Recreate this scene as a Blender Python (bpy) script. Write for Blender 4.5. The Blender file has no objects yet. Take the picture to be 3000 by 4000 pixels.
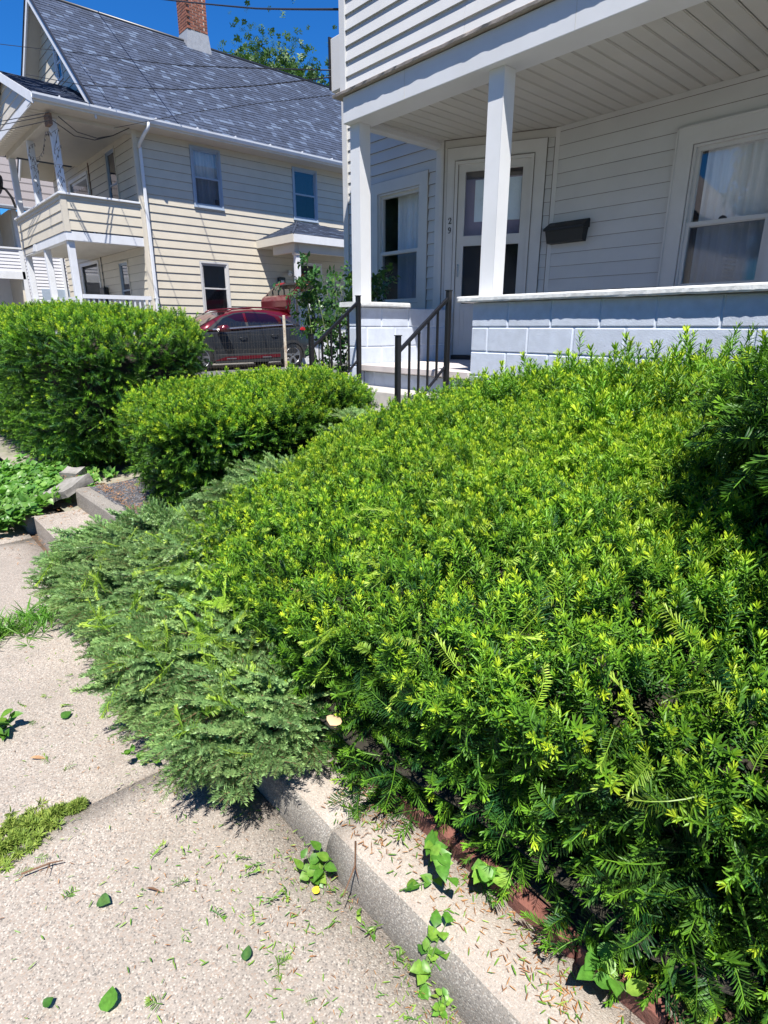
import bpy, bmesh, math, random
import numpy as np
from mathutils import Vector, Matrix, noise as mnoise

random.seed(7); rng = np.random.default_rng(7)
sc = bpy.context.scene
COL = sc.collection

# ------------------------------------------------------------------ camera, sky, sun, exposure
# world: X runs along the street, Y goes from the street into the lots, Z is up; z = 0 is eye height, pavement at z = -1.5
F_PX, PITCH, ROLL, AZ = 2263.75, math.radians(17.746), math.radians(0.048), math.radians(48.354)
cam = bpy.data.objects.new('camera', bpy.data.cameras.new('camera')); COL.objects.link(cam)
fw = Vector((-math.sin(AZ)*math.cos(PITCH), math.cos(AZ)*math.cos(PITCH), -math.sin(PITCH)))
rt = Vector((math.cos(AZ), math.sin(AZ), 0)); up = rt.cross(fw)
r2 = rt*math.cos(ROLL)+up*math.sin(ROLL); u2 = -rt*math.sin(ROLL)+up*math.cos(ROLL)
m = Matrix.Identity(4)
for i in range(3): m[i][0], m[i][1], m[i][2] = r2[i], u2[i], -fw[i]
cam.matrix_world = m
cam.data.sensor_fit = 'VERTICAL'; cam.data.sensor_height = 24.0; cam.data.lens = F_PX/4000*24.0
cam.data.clip_start = 0.05; cam.data.clip_end = 2000
sc.camera = cam

SUN = Vector((0.40, -0.345, 1.0)).normalized()
world = bpy.data.worlds.new('World'); sc.world = world; world.use_nodes = True
wn = world.node_tree.nodes; wn.clear()
sky = wn.new('ShaderNodeTexSky'); sky.sky_type = 'NISHITA'; sky.sun_disc = False
sky.sun_elevation = math.asin(SUN.z); sky.sun_rotation = math.atan2(SUN.x, SUN.y)
sky.air_density = 1.0; sky.dust_density = 0.0; sky.ozone_density = 2.0; sky.altitude = 200
bg = wn.new('ShaderNodeBackground'); bg.inputs[1].default_value = 0.05
wo = wn.new('ShaderNodeOutputWorld')
hs = wn.new('ShaderNodeHueSaturation'); hs.inputs['Saturation'].default_value = 1.25
world.node_tree.links.new(sky.outputs[0], hs.inputs['Color']); tn_ = wn.new('ShaderNodeMix'); tn_.data_type = 'RGBA'; tn_.blend_type = 'MULTIPLY'; tn_.inputs[0].default_value = 1.0; tn_.inputs[7].default_value = (.35, .98, 1.55, 1)
world.node_tree.links.new(hs.outputs[0], tn_.inputs[6]); world.node_tree.links.new(tn_.outputs[2], bg.inputs[0]); world.node_tree.links.new(bg.outputs[0], wo.inputs[0])
sl = bpy.data.lights.new('sun', 'SUN'); sl.energy = 5.0; sl.angle = math.radians(0.53); sl.color = (1.0, 0.96, 0.90)
so = bpy.data.objects.new('sun', sl); COL.objects.link(so)
so.rotation_euler = (-SUN).to_track_quat('-Z', 'Y').to_euler(); so.location = (5, -5, 20)
vs = sc.view_settings; vs.view_transform = 'Standard'; vs.look = 'None'; vs.gamma = 1.0; vs.exposure = 1.05
sc.cycles.max_bounces = 8; sc.cycles.diffuse_bounces = 3; sc.cycles.transmission_bounces = 4; sc.cycles.transparent_max_bounces = 12; sc.cycles.use_denoising = True

# ------------------------------------------------------------------ materials
def hexs(s): return tuple((int(s[i:i+2], 16)/255)**2.2 for i in (0, 2, 4))
class NT:
    def __init__(s, name):
        s.m = bpy.data.materials.new(name); s.m.use_nodes = True; s.t = s.m.node_tree; s.t.nodes.clear()
        s.out = s.n('ShaderNodeOutputMaterial'); s.b = s.n('ShaderNodeBsdfPrincipled'); s.l(s.b.outputs[0], s.out.inputs[0])
    def n(s, t, **k):
        x = s.t.nodes.new(t)
        for a, b in k.items(): setattr(x, a, b)
        return x
    def l(s, a, b): s.t.links.new(a, b)
    def pos(s): return s.n('ShaderNodeNewGeometry').outputs['Position']
    def noise(s, sc_, det=4, rough=.6, vec=None):
        x = s.n('ShaderNodeTexNoise'); x.inputs['Scale'].default_value = sc_; x.inputs['Detail'].default_value = det; x.inputs['Roughness'].default_value = rough
        s.l(vec or s.pos(), x.inputs['Vector']); return x.outputs['Fac']
    def stretch(s, v):
        x = s.n('ShaderNodeVectorMath', operation='MULTIPLY'); x.inputs[1].default_value = v; s.l(s.pos(), x.inputs[0]); return x.outputs[0]
    def ramp(s, fac, stops, interp='LINEAR'):
        x = s.n('ShaderNodeValToRGB'); x.color_ramp.interpolation = interp; e = x.color_ramp.elements
        while len(e) < len(stops): e.new(.5)
        for a, (p, c) in zip(e, stops): a.position = p; a.color = (*c[:3], 1) if not isinstance(c, (int, float)) else (c, c, c, 1)
        s.l(fac, x.inputs[0]); return x.outputs[0]
    def mix(s, a, b, f, mode='MIX'):
        x = s.n('ShaderNodeMix', data_type='RGBA', blend_type=mode)
        for ix, v in ((6, a), (7, b), (0, f)):
            sock = x.inputs[ix]
            if hasattr(v, 'links'): s.l(v, sock)
            elif isinstance(v, (int, float)): sock.default_value = v if ix == 0 else (v, v, v, 1)
            else: sock.default_value = (*v, 1)
        return x.outputs[2]
    def bump(s, h, dist=.003, st=.5, normal=None):
        x = s.n('ShaderNodeBump'); x.inputs['Strength'].default_value = st; x.inputs['Distance'].default_value = dist; s.l(h, x.inputs['Height'])
        if normal: s.l(normal, x.inputs['Normal'])
        s.l(x.outputs[0], s.b.inputs['Normal']); return x.outputs[0]
    def rnd(s): return s.n('ShaderNodeObjectInfo').outputs['Random']
def M(name, col, rough=.55, var=.12, scale=6, bump=0.0, bscale=60, metal=0, piece=0.0, dirt=None, dscale=2.5, damt=.5, stretch=None, spec=.5, coat=0):
    t = NT(name); v = t.stretch(stretch) if stretch else None
    n1 = t.noise(scale, 5, vec=v)
    c = t.mix(col, tuple(x*.5 for x in col), t.ramp(n1, [(.35, 0.0), (.8, min(1, var*4))]))
    if piece:
        r = t.ramp(t.rnd(), [(0, 1-piece), (1, 1+piece)]); c = t.mix(c, r, 1.0, 'MULTIPLY')
    if dirt: c = t.mix(c, dirt, t.ramp(t.noise(dscale, 8, .7), [(.45, 0.0), (.75, damt)]))
    t.l(c, t.b.inputs['Base Color']); t.b.inputs['Roughness'].default_value = rough; t.b.inputs['Metallic'].default_value = metal
    t.b.inputs['Specular IOR Level'].default_value = spec
    if coat: t.b.inputs['Coat Weight'].default_value = coat; t.b.inputs['Coat Roughness'].default_value = .08
    if bump: t.bump(t.noise(bscale, 4, vec=v), bump, .6)
    return t.m

WHITE = M('white_vinyl', (.49, .49, .485), .45, .05, 3, dirt=(.45, .42, .36), dscale=1.6, damt=.16, piece=.02, bump=.0006, bscale=200)
SOFFIT = M('soffit_vinyl', (.43, .42, .39), .5, .05, 3, dirt=(.45, .40, .32), dscale=2.5, damt=.25, piece=.03)
TRIM = M('trim_white', (.51, .505, .495), .4, .05, 4, dirt=(.4, .36, .3), dscale=3, damt=.14)
BLOCK = M('painted_block', (.52, .57, .655), .6, .10, 12, bump=.003, bscale=90, piece=.05, dirt=(.40, .42, .42), dscale=2.2, damt=.18)
MORTAR = M('painted_mortar', (.58, .63, .71), .65, .06, 20, bump=.002, bscale=90)
CAPPAINT = M('cap_paint', (.66, .67, .655), .6, .1, 14, bump=.004, bscale=45, dirt=(.33, .30, .26), dscale=9, damt=.5)
COLPAINT = M('column_paint', (.61, .615, .625), .45, .04, 3, dirt=(.5, .47, .4), dscale=4, damt=.12)
BEAMPAINT = M('beam_paint', (.54, .55, .57), .5, .04, 3, dirt=(.45, .44, .4), dscale=2, damt=.18)
OLDWOOD = M('weathered_wood', (.34, .30, .27), .85, .25, 18, bump=.004, bscale=50, stretch=(2, 18, 18))
PORCHFLOOR = M('porch_concrete', (.52, .47, .45), .8, .12, 6, bump=.001, bscale=150)
STEPCONC = M('step_concrete', (.44, .42, .39), .85, .15, 8, bump=.002, bscale=110, dirt=(.3, .27, .22), dscale=5, damt=.4)
BLACKIRON = M('black_iron', (.006, .006, .007), .45, .1, 12, bump=.0008, bscale=80)
MAILBLK = M('mailbox_black', (.006, .0065, .007), .5, .1, 10)
DARKTXT = M('number_black', (.01, .01, .012), .4)
GREYTXT = M('mail_lettering', (.10, .10, .10), .5)
CREAM = M('cream_siding', (.54, .49, .395), .45, .05, 3, piece=.025, dirt=(.42, .36, .26), dscale=2, damt=.15)
CREAMTRIM = M('cream_trim', (.55, .50, .41), .5, .06, 3)
PORCHWHITE = M('porch_white', (.62, .635, .66), .5, .06, 4, dirt=(.4, .36, .3), dscale=3, damt=.2)
CEILCREAM = M('porch_ceiling', (.52, .485, .42), .6, .06, 2)
GUTTER = M('gutter_white', (.62, .64, .67), .3, .04, 3, dirt=(.35, .33, .3), dscale=5, damt=.15)
FARSIDE = M('far_white_siding', (.58, .58, .61), .5, .04, 3, piece=.02)
STORM = M('storm_window_blue', (.30, .36, .44), .35, .06, 6)
ROTTEN = M('rotten_wood', (.20, .13, .10), .9, .4, 20, bump=.01, bscale=30)
BRICK = M('chimney_brick', (.24, .085, .05), .85, .2, 14, bump=.003, bscale=80, piece=.35)
CHIMORT = M('chimney_mortar', (.48, .42, .36), .9, .2, 16, bump=.003, bscale=60)
FLASH = M('flashing_lead', (.27, .28, .30), .55, .12, 10)
REDBRICK = M('red_edging_brick', (.19, .072, .052), .9, .3, 20, bump=.006, bscale=110, piece=.22, dirt=(.09, .055, .045), dscale=9, damt=.8)
ROCK = M('broken_concrete', (.27, .255, .235), .9, .25, 14, bump=.004, bscale=70, dirt=(.14, .13, .1), dscale=7, damt=.6)
RUST = M('rusty_white_post', (.62, .56, .46), .7, .2, 30, dirt=(.25, .11, .04), dscale=14, damt=.9)
WIRE = M('fence_wire', (.06, .052, .042), .8)
CABLE = M('black_cable', (.012, .012, .014), .6)
CARRED = M('car_red_paint', (.12, .005, .012), .28, .03, 3, coat=.8, metal=.35)
CARGREY = M('car_grey_paint', (.020, .023, .028), .35, .03, 3, coat=.4, metal=.2)
CARPLAST = M('car_black_plastic', (.022, .023, .025), .55, .05, 9)
TYRE = M('tyre_rubber', (.018, .018, .018), .8, .1, 20)
RIMM = M('rim_alloy', (.45, .45, .46), .3, .05, 9, metal=.9)
LAMPRED = M('tail_lamp_red', (.45, .015, .02), .15, .02, 5, coat=1)
CHROME = M('chrome_strip', (.7, .7, .72), .15, .02, 5, metal=1)
SEATDK = M('car_interior', (.02, .02, .022), .7)
BLUEBAG = M('blue_bag', (.02, .08, .55), .4, .1, 9)
CURTAIN = M('sheer_curtain', (.86, .87, .88), .8, .07, 5, stretch=(14, 14, .6))
BLIND = M('window_blind', (.55, .55, .53), .7, .1, 3)
DARKROOM = M('dark_interior', (.03, .03, .035), .8)
DOORMAUVE = M('door_mauve', (.27, .23, .33), .5, .05, 4)
DOORBLUE = M('door_blind_blue', (.74, .85, .95), .5, .05, 4)
DOORBROWN = M('door_brown', (.05, .032, .026), .5, .1, 6)
SOIL = M('soil', (.075, .052, .036), .95, .3, 14, bump=.02, bscale=30, dirt=(.20, .10, .05), dscale=18, damt=.6)
GRAVELWALK = M('lot_ground', (.30, .27, .22), .95, .3, 9, bump=.01, bscale=40, dirt=(.08, .11, .03), dscale=3, damt=.7)
TWIG = M('brown_twig', (.17, .09, .05), .85, .3, 40)
DEADLEAF = M('dead_leaf', (.42, .24, .12), .8, .3, 30)
LAMPW = M('lamp_white', (.75, .75, .72), .35)
METER = M('panel_black', (.018, .018, .02), .4)
GRIMESHADOW = M('lap_grime_shadow', (.17, .15, .13), .9)  # joint dirt, with lap and trim shadow lines put into its colour
WHITEBALL = M('white_letter', (.75, .75, .75), .5)

def glass(name, tint=(.75, .80, .85), refl=.12, rough=.0):
    t = NT(name); t.t.nodes.remove(t.b)
    tr = t.n('ShaderNodeBsdfTransparent'); tr.inputs[0].default_value = (*tint, 1)
    gl = t.n('ShaderNodeBsdfGlossy'); gl.inputs[0].default_value = (1, 1, 1, 1); gl.inputs['Roughness'].default_value = rough
    fr = t.n('ShaderNodeFresnel'); fr.inputs[0].default_value = 1.5
    ad = t.n('ShaderNodeMath', operation='ADD'); ad.inputs[1].default_value = refl; ad.use_clamp = True; t.l(fr.outputs[0], ad.inputs[0])
    # only the outer face of a thin pane mirrors; its back face just lets light through
    sb = t.n('ShaderNodeMath', operation='SUBTRACT'); sb.inputs[0].default_value = 1.0; t.l(t.n('ShaderNodeNewGeometry').outputs['Backfacing'], sb.inputs[1])
    ml_ = t.n('ShaderNodeMath', operation='MULTIPLY'); t.l(ad.outputs[0], ml_.inputs[0]); t.l(sb.outputs[0], ml_.inputs[1])
    mx = t.n('ShaderNodeMixShader'); t.l(ml_.outputs[0], mx.inputs[0]); t.l(tr.outputs[0], mx.inputs[1]); t.l(gl.outputs[0], mx.inputs[2])
    t.l(mx.outputs[0], t.out.inputs[0]); return t.m
GLASS = glass('window_glass', (.95, .96, .97), .06)
SCREEN = glass('window_screen', (.66, .69, .73), .03, .05)
CARGLASS = glass('car_glass', (.45, .47, .48), .03)

def shingle_mat():
    t = NT('asphalt_shingle'); r = t.rnd()
    a = t.n('ShaderNodeAttribute', attribute_name='tone')
    base = t.ramp(a.outputs['Fac'], [(0, (.024, .034, .060)), (.5, (.034, .048, .084)), (.72, (.041, .058, .100)), (.80, (.060, .083, .135)), (1, (.080, .110, .168))])
    c = t.mix(base, t.ramp(t.noise(220, 3), [(.3, .55), (.7, 1.4)]), 1.0, 'MULTIPLY')
    t.l(c, t.b.inputs['Base Color']); t.b.inputs['Roughness'].default_value = .9
    t.bump(t.noise(300, 2), .002, .5); return t.m
SHINGLE = shingle_mat()
FARROOF = M('far_grey_shingle', (.20, .18, .18), .9, .3, 30, stretch=(1, 6, 30), bump=.01, bscale=8)

def aggregate(name, base, dark, lite, warm, scale=135, stain=(.26, .22, .18), stamt=.5, contrast=1.0):
    t = NT(name)
    v = t.n('ShaderNodeTexVoronoi'); v.inputs['Scale'].default_value = scale; t.l(t.pos(), v.inputs['Vector'])
    sep = t.n('ShaderNodeSeparateColor'); t.l(v.outputs['Color'], sep.inputs[0])
    stone = t.ramp(sep.outputs[0], [(0, dark), (.12, tuple(x*1.6 for x in dark)), (.2, base), (.62, tuple(x*1.12 for x in base)), (.72, warm), (.86, lite), (1, tuple(min(.9, x*1.15) for x in lite))])
    edge = t.ramp(v.outputs['Distance'], [(.45, 1.0), (.8, .25)])
    c = t.mix(base, stone, t.mix(0.0, edge, contrast))
    v2 = t.n('ShaderNodeTexVoronoi'); v2.inputs['Scale'].default_value = scale*.42; t.l(t.pos(), v2.inputs['Vector'])
    s2 = t.n('ShaderNodeSeparateColor'); t.l(v2.outputs['Color'], s2.inputs[0])
    c = t.mix(c, t.ramp(s2.outputs[1], [(0, dark), (.3, warm), (1, lite)]), t.mix(0.0, t.ramp(v2.outputs['Distance'], [(.20, .65), (.34, 0.0)]), t.ramp(s2.outputs[2], [(.70, 0.0), (.74, 1.0)])))
    c = t.mix(c, tuple(x*.62 for x in base), t.ramp(t.noise(1.3, 6, .65), [(.42, 0.0), (.8, .55)]))
    c = t.mix(c, stain, t.ramp(t.noise(3.1, 9, .72), [(.52, 0.0), (.78, stamt)]))
    t.l(c, t.b.inputs['Base Color']); t.b.inputs['Roughness'].default_value = .92; t.b.inputs['Specular IOR Level'].default_value = .25
    b = t.bump(v.outputs['Distance'], -.0016, .55); t.bump(t.noise(26, 6), .004, .35, b); return t.m
WALK = aggregate('exposed_aggregate_concrete', (.29, .255, .22), (.075, .070, .066), (.47, .43, .375), (.29, .20, .145), 230, (.17, .145, .12), .62, .72)
KERBM = aggregate('kerb_concrete', (.19, .175, .155), (.07, .066, .06), (.40, .38, .34), (.24, .19, .15), 330, (.13, .11, .09), .7, .7)
STRIP = aggregate('strip_concrete', (.33, .29, .25), (.14, .12, .105), (.46, .42, .37), (.33, .23, .165), 300, (.30, .22, .15), .5, .55)
ASPHPATH = aggregate('asphalt_path', (.060, .062, .070), (.03, .03, .034), (.20, .20, .21), (.10, .09, .085), 110, (.14, .12, .1), .35)
ASPHALT = aggregate('driveway_asphalt', (.10, .10, .10), (.04, .04, .04), (.2, .2, .2), (.13, .12, .11), 90, (.16, .15, .13), .4)

def leafmat(name, dark, mid, bright, trans=.30, rough=.42, hue=.35, spec=.4):
    t = NT(name)
    a = t.n('ShaderNodeAttribute', attribute_name='tint'); r = t.rnd()
    s = t.n('ShaderNodeMath', operation='MULTIPLY_ADD'); t.l(r, s.inputs[0]); s.inputs[1].default_value = hue; s.inputs[2].default_value = -hue/2
    ad = t.n('ShaderNodeMath', operation='ADD'); ad.use_clamp = True; t.l(a.outputs['Fac'], ad.inputs[0]); t.l(s.outputs[0], ad.inputs[1])
    c = t.ramp(ad.outputs[0], [(0, dark), (.5, mid), (1, bright)])
    c = t.mix(c, t.ramp(t.noise(2.3, 3), [(.3, .72), (.7, 1.22)]), 1.0, 'MULTIPLY'); c = t.mix(c, t.ramp(t.noise(95, 3), [(.3, .75), (.7, 1.2)]), 1.0, 'MULTIPLY')
    t.l(c, t.b.inputs['Base Color']); t.b.inputs['Roughness'].default_value = rough; t.b.inputs['Specular IOR Level'].default_value = spec
    tr = t.n('ShaderNodeBsdfTranslucent'); t.l(t.mix(c, (1.0, 1.25, .45), 1.0, 'MULTIPLY'), tr.inputs[0])
    mx = t.n('ShaderNodeMixShader'); mx.inputs[0].default_value = trans
    t.l(t.b.outputs[0], mx.inputs[1]); t.l(tr.outputs[0], mx.inputs[2]); t.l(mx.outputs[0], t.out.inputs[0]); return t.m
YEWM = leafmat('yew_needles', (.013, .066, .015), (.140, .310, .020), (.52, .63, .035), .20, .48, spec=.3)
CLIPM = leafmat('yew_clipping_needles', (.12, .26, .03), (.32, .48, .05), (.52, .64, .12), .35)
SPRM = leafmat('spruce_needles', (.075, .170, .065), (.22, .375, .135), (.38, .51, .17), .22)
WOODM = M('shrub_wood', (.13, .08, .05), .9, .3, 60, bump=.004, bscale=60)
COREM = M('shrub_core_shade', (.030, .026, .016), .95, .4, 30, bump=.02, bscale=25)  # solid core standing in for twigs, interior shade put into its dark colour
ROSEM = leafmat('rose_leaves', (.018, .055, .016), (.05, .13, .035), (.16, .26, .06), .25, .3)
WEEDM = leafmat('weed_leaves', (.05, .16, .025), (.11, .27, .035), (.27, .42, .06), .35, .4)
IVYM = leafmat('ivy_leaves', (.045, .14, .022), (.10, .25, .04), (.22, .38, .08), .35, .4)
MOSSM = leafmat('moss_shoots', (.06, .11, .02), (.15, .23, .03), (.30, .36, .07), .2, .7, .6)
TREEM = leafmat('tree_leaves', (.020, .050, .014), (.05, .11, .025), (.10, .19, .045), .25, .5)
NEEDLEM = leafmat('loose_clippings', (.05, .15, .02), (.14, .28, .035), (.34, .44, .08), .2, .5, .6)
BROWNM = leafmat('brown_needles', (.14, .06, .025), (.30, .14, .055), (.48, .28, .12), .1, .7, .7)

# ------------------------------------------------------------------ object helpers
def link(o, parent=None): COL.objects.link(o); o.parent = parent; return o
def off(parent):
    v = Vector((0, 0, 0))
    while parent is not None: v += parent.location; parent = parent.parent
    return v
def tag(o, label=None, cat=None, group=None, kind=None):
    if label: o['label'] = label
    if cat: o['category'] = cat
    if group: o['group'] = group
    if kind: o['kind'] = kind
    return o
def empty(name, loc, label=None, cat=None, group=None, kind=None):
    o = bpy.data.objects.new(name, None); o.location = loc; o.empty_display_size = .1; COL.objects.link(o); return tag(o, label, cat, group, kind)
def mesh(name, verts, faces, mat, smooth=False, recalc=True):
    me = bpy.data.meshes.new(name); me.from_pydata([tuple(v) for v in verts], [], faces)
    if recalc:
        bm = bmesh.new(); bm.from_mesh(me); bmesh.ops.recalc_face_normals(bm, faces=bm.faces); bm.to_mesh(me); bm.free()
    for x in (mat if isinstance(mat, (list, tuple)) else [mat]): me.materials.append(x)
    if smooth: me.polygons.foreach_set('use_smooth', [True]*len(me.polygons))
    return me
def part(name, verts, faces, mat, parent=None, smooth=False, recalc=True):
    o = off(parent); return link(bpy.data.objects.new(name, mesh(name, [Vector(v)-o for v in verts], faces, mat, smooth, recalc)), parent)
BF = [(0, 1, 3, 2), (4, 6, 7, 5), (0, 4, 5, 1), (2, 3, 7, 6), (0, 2, 6, 4), (1, 5, 7, 3)]
def bxv(a, b): return [(x, y, z) for x in (a[0], b[0]) for y in (a[1], b[1]) for z in (a[2], b[2])]
def frame(o, s, n):   # local (s along, o outward, z) -> world
    o, s, n = Vector((*o, 0)), Vector((*s, 0)), Vector((*n, 0))
    return lambda p: o+s*p[0]+n*p[1]+Vector((0, 0, p[2]))
ID = lambda p: Vector(p)
def bevel_mesh(verts, faces, w, seg=1):
    bm = bmesh.new(); vs_ = [bm.verts.new(v) for v in verts]
    for f in faces: bm.faces.new([vs_[i] for i in f])
    bmesh.ops.recalc_face_normals(bm, faces=bm.faces)
    bmesh.ops.bevel(bm, geom=bm.edges[:], offset=w, segments=seg, affect='EDGES', clamp_overlap=True)
    v = [x.co.copy() for x in bm.verts]; f = [[x.index for x in q.verts] for q in bm.faces]; bm.free(); return v, f
def box(name, a, b, mat, parent=None, T=ID, bev=0.0):
    v, f = bxv(a, b), BF
    if bev: v, f = bevel_mesh(v, f, bev)
    return part(name, [T(p) for p in v], f, mat, parent)
def boxes(name, lst, mat, parent=None, T=ID):
    V, Fc = [], []
    for a, b in lst:
        k = len(V); V += [T(p) for p in bxv(a, b)]; Fc += [tuple(i+k for i in q) for q in BF]
    return part(name, V, Fc, mat, parent)
def prism(name, poly, d0, d1, mat, parent=None, T=ID):   # poly in local (s, z), extruded along outward d0..d1
    n = len(poly); V = [T((p[0], d, p[1])) for d in (d0, d1) for p in poly]
    Fc = [tuple(range(n)), tuple(range(2*n-1, n-1, -1))]+[(i, (i+1) % n, n+(i+1) % n, n+i) for i in range(n)]
    return part(name, V, Fc, mat, parent)
def tubev(pts, r, sides=6, cap=True):
    pts = [Vector(p) for p in pts]; V, Fc = [], []
    rr = r if hasattr(r, '__len__') else [r]*len(pts)
    ref = Vector((0, 0, 1)); d0 = (pts[-1]-pts[0])
    if abs(d0.normalized().z) > .9: ref = Vector((1, 0, 0))
    for i, p in enumerate(pts):
        d = (pts[min(i+1, len(pts)-1)]-pts[max(i-1, 0)]).normalized(); a = d.cross(ref).normalized(); b = d.cross(a)
        for k in range(sides):
            w = 2*math.pi*(k+.5)/sides; V.append(p+(a*math.cos(w)+b*math.sin(w))*rr[i])
    for i in range(len(pts)-1):
        for k in range(sides): Fc.append((i*sides+k, i*sides+(k+1) % sides, (i+1)*sides+(k+1) % sides, (i+1)*sides+k))
    if cap: Fc.append(tuple(range(sides-1, -1, -1))); Fc.append(tuple((len(pts)-1)*sides+k for k in range(sides)))
    return V, Fc
def tube(name, pts, r, mat, parent=None, sides=6, smooth=True): V, Fc = tubev(pts, r, sides); return part(name, V, Fc, mat, parent, smooth)
def sag(a, b, s, n=18):
    a, b = Vector(a), Vector(b); return [a.lerp(b, i/n)-Vector((0, 0, s*4*(i/n)*(1-i/n))) for i in range(n+1)]
CAMR = (r2, u2, fw)
def ray(u, v): return fw+r2*((u-1500)/F_PX)+u2*((2000-v)/F_PX)

def siding(T, s0, s1, z0, z1, expo, mat, parent, openings=(), proud=.016, thin=.004, name='clapboard', clip=None, phase=0.0, lap=.0):
    k = 0; z = z0-phase
    while z < z1-1e-4:
        za, zb = max(z, z0), min(z+expo, z1)
        cuts = sorted({za, zb} | {q for o in openings for q in (o[2], o[3]) if za < q < zb})
        for ca, cb in zip(cuts, cuts[1:]):
            if cb-ca < .004: continue
            mid = (ca+cb)/2; lo, hi = s0, s1
            if clip:
                w = clip(mid)
                if not w: continue
                lo, hi = max(lo, w[0]), min(hi, w[1])
            segs = [(lo, hi)]
            for o in openings:
                if o[2] < mid < o[3]:
                    segs = [q for a, b in segs for q in ((a, min(b, o[0])), (max(a, o[1]), b)) if q[1]-q[0] > .005]
            f = lambda q: proud+(thin-proud)*(q-z)/expo
            jt = random.uniform(-.0006, .0006)
            for a, b in segs:
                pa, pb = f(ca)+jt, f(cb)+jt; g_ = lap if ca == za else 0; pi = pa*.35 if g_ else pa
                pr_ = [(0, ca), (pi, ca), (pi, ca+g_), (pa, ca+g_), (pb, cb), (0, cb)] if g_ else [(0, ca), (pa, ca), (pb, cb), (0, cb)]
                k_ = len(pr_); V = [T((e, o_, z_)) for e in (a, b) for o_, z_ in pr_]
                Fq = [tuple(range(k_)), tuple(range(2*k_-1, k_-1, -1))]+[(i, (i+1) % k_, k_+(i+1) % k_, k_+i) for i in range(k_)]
                ob = part(name, V, Fq, [mat, GRIMESHADOW] if g_ else mat, parent)
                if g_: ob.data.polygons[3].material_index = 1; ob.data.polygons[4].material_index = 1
        z += expo; k += 1
def ring(name, s0, s1, z0, z1, w, d0, d1, mat, parent, T, wb=None):  # rectangular ring of four mitred boards as one casing
    wb = w if wb is None else wb
    O = [(s0, z0), (s1, z0), (s1, z1), (s0, z1)]; I = [(s0+w, z0+wb), (s1-w, z0+wb), (s1-w, z1-w), (s0+w, z1-w)]
    V = [T((p[0], d, p[1])) for d in (d0, d1) for q in (O, I) for p in q]; Fc = []
    for i in range(4):
        j = (i+1) % 4; Fc += [(i, j, 4+j, 4+i), (8+i, 8+j, 12+j, 12+i), (i, j, 8+j, 8+i), (4+i, 4+j, 12+j, 12+i)]
    return part(name, V, Fc, mat, parent)
def window(T, s0, s1, z0, z1, zr, parent, trim=.10, tmat=TRIM, fmat=TRIM, deep=.07, curtain=CURTAIN, cur=(.06, .94), trimd=.03, sill=True, fw_=.045, split=True, screen=True):
    """sash opening s0..s1, z0..z1; casing of width trim outside it"""
    w = ring('window', s0-trim, s1+trim, z0-trim*.6, z1+trim, trim, .0, trimd, tmat, parent, T, wb=trim*.6) if trim else ring('window', s0-.03, s1+.03, z0-.03, z1+.03, .03, 0, .02, fmat, parent, T)
    if trim > .08: ring('joint_gap', s0-trim-.006, s1+trim+.006, z0-trim*.6-.004, z1+trim+.006, .006, 0, trimd*.6, GRIMESHADOW, w, T); ring('joint_gap', s0-.001, s1+.001, z0-.001, z1+.001, .005, trimd*.5, trimd*.62, GRIMESHADOW, w, T)
    ring('frame', s0, s1, z0, z1, fw_*.55, -deep, trimd*.55, fmat, w, T)
    ring('upper_sash', s0+fw_*.5, s1-fw_*.5, zr-.02, z1-fw_*.5, fw_*.8, -deep*.75, -deep*.2, fmat, w, T)
    ring('lower_sash', s0+fw_*.5, s1-fw_*.5, z0+fw_*.5, zr+.022, fw_*.8, -deep*.55, .004, fmat, w, T)
    box('pane', (s0+fw_, -deep*.52, zr), (s1-fw_, -deep*.47, z1-fw_), GLASS, w, T)
    box('pane', (s0+fw_, -deep*.30, z0+fw_), (s1-fw_, -deep*.24, zr), SCREEN if screen else GLASS, w, T)
    if curtain:
        n = 26; W = s1-s0; V, Fc = [], []
        for i in range(n+1):
            f = cur[0]+(cur[1]-cur[0])*i/n
            for z in (z0, z1): V.append(T((s0+W*f, -deep-.06-.018*math.sin(i*1.9)-.008*math.sin(i*3.7), z)))
        Fc = [(2*i, 2*i+1, 2*i+3, 2*i+2) for i in range(n)]
        part('curtain', V, Fc, curtain, w, True, False)
    V = [T((s, d, z)) for d in (-deep*.9, -deep-.5) for s, z in ((s0, z0), (s1, z0), (s1, z1), (s0, z1))]
    part('reveal', V, [(4, 5, 6, 7), (0, 1, 5, 4), (1, 2, 6, 5), (2, 3, 7, 6), (3, 0, 4, 7)], DARKROOM, w, False, False)
    if sill: box('sill', (s0-trim*1.05-.01, 0, z0-trim*.6-.035), (s1+trim*1.05+.01, trimd+.03, z0-trim*.6), tmat, w, T, .004)
    return w
def stroke(name, pts, ws, T, mat, parent, d=.008):   # pts in local (s,z); variable pen width, extruded
    P = [Vector((p[0], p[1])) for p in pts]; V, Fc = [], []
    n = len(P)
    for i, p in enumerate(P):
        t = (P[min(i+1, n-1)]-P[max(i-1, 0)]).normalized(); q = Vector((-t.y, t.x))*ws[i]/2
        for e in (p+q, p-q):
            V.append(T((e.x, .0, e.y))); V.append(T((e.x, d, e.y)))
    for i in range(n-1):
        a, b = 4*i, 4*i+4; Fc += [(a+1, a+3, b+3, b+1), (a, a+1, b+1, b), (a+2, b+2, b+3, a+3), (a, b, b+2, a+2)]
    Fc += [(0, 2, 3, 1), (4*n-4, 4*n-3, 4*n-1, 4*n-2)]
    return part(name, V, Fc, mat, parent)
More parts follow.
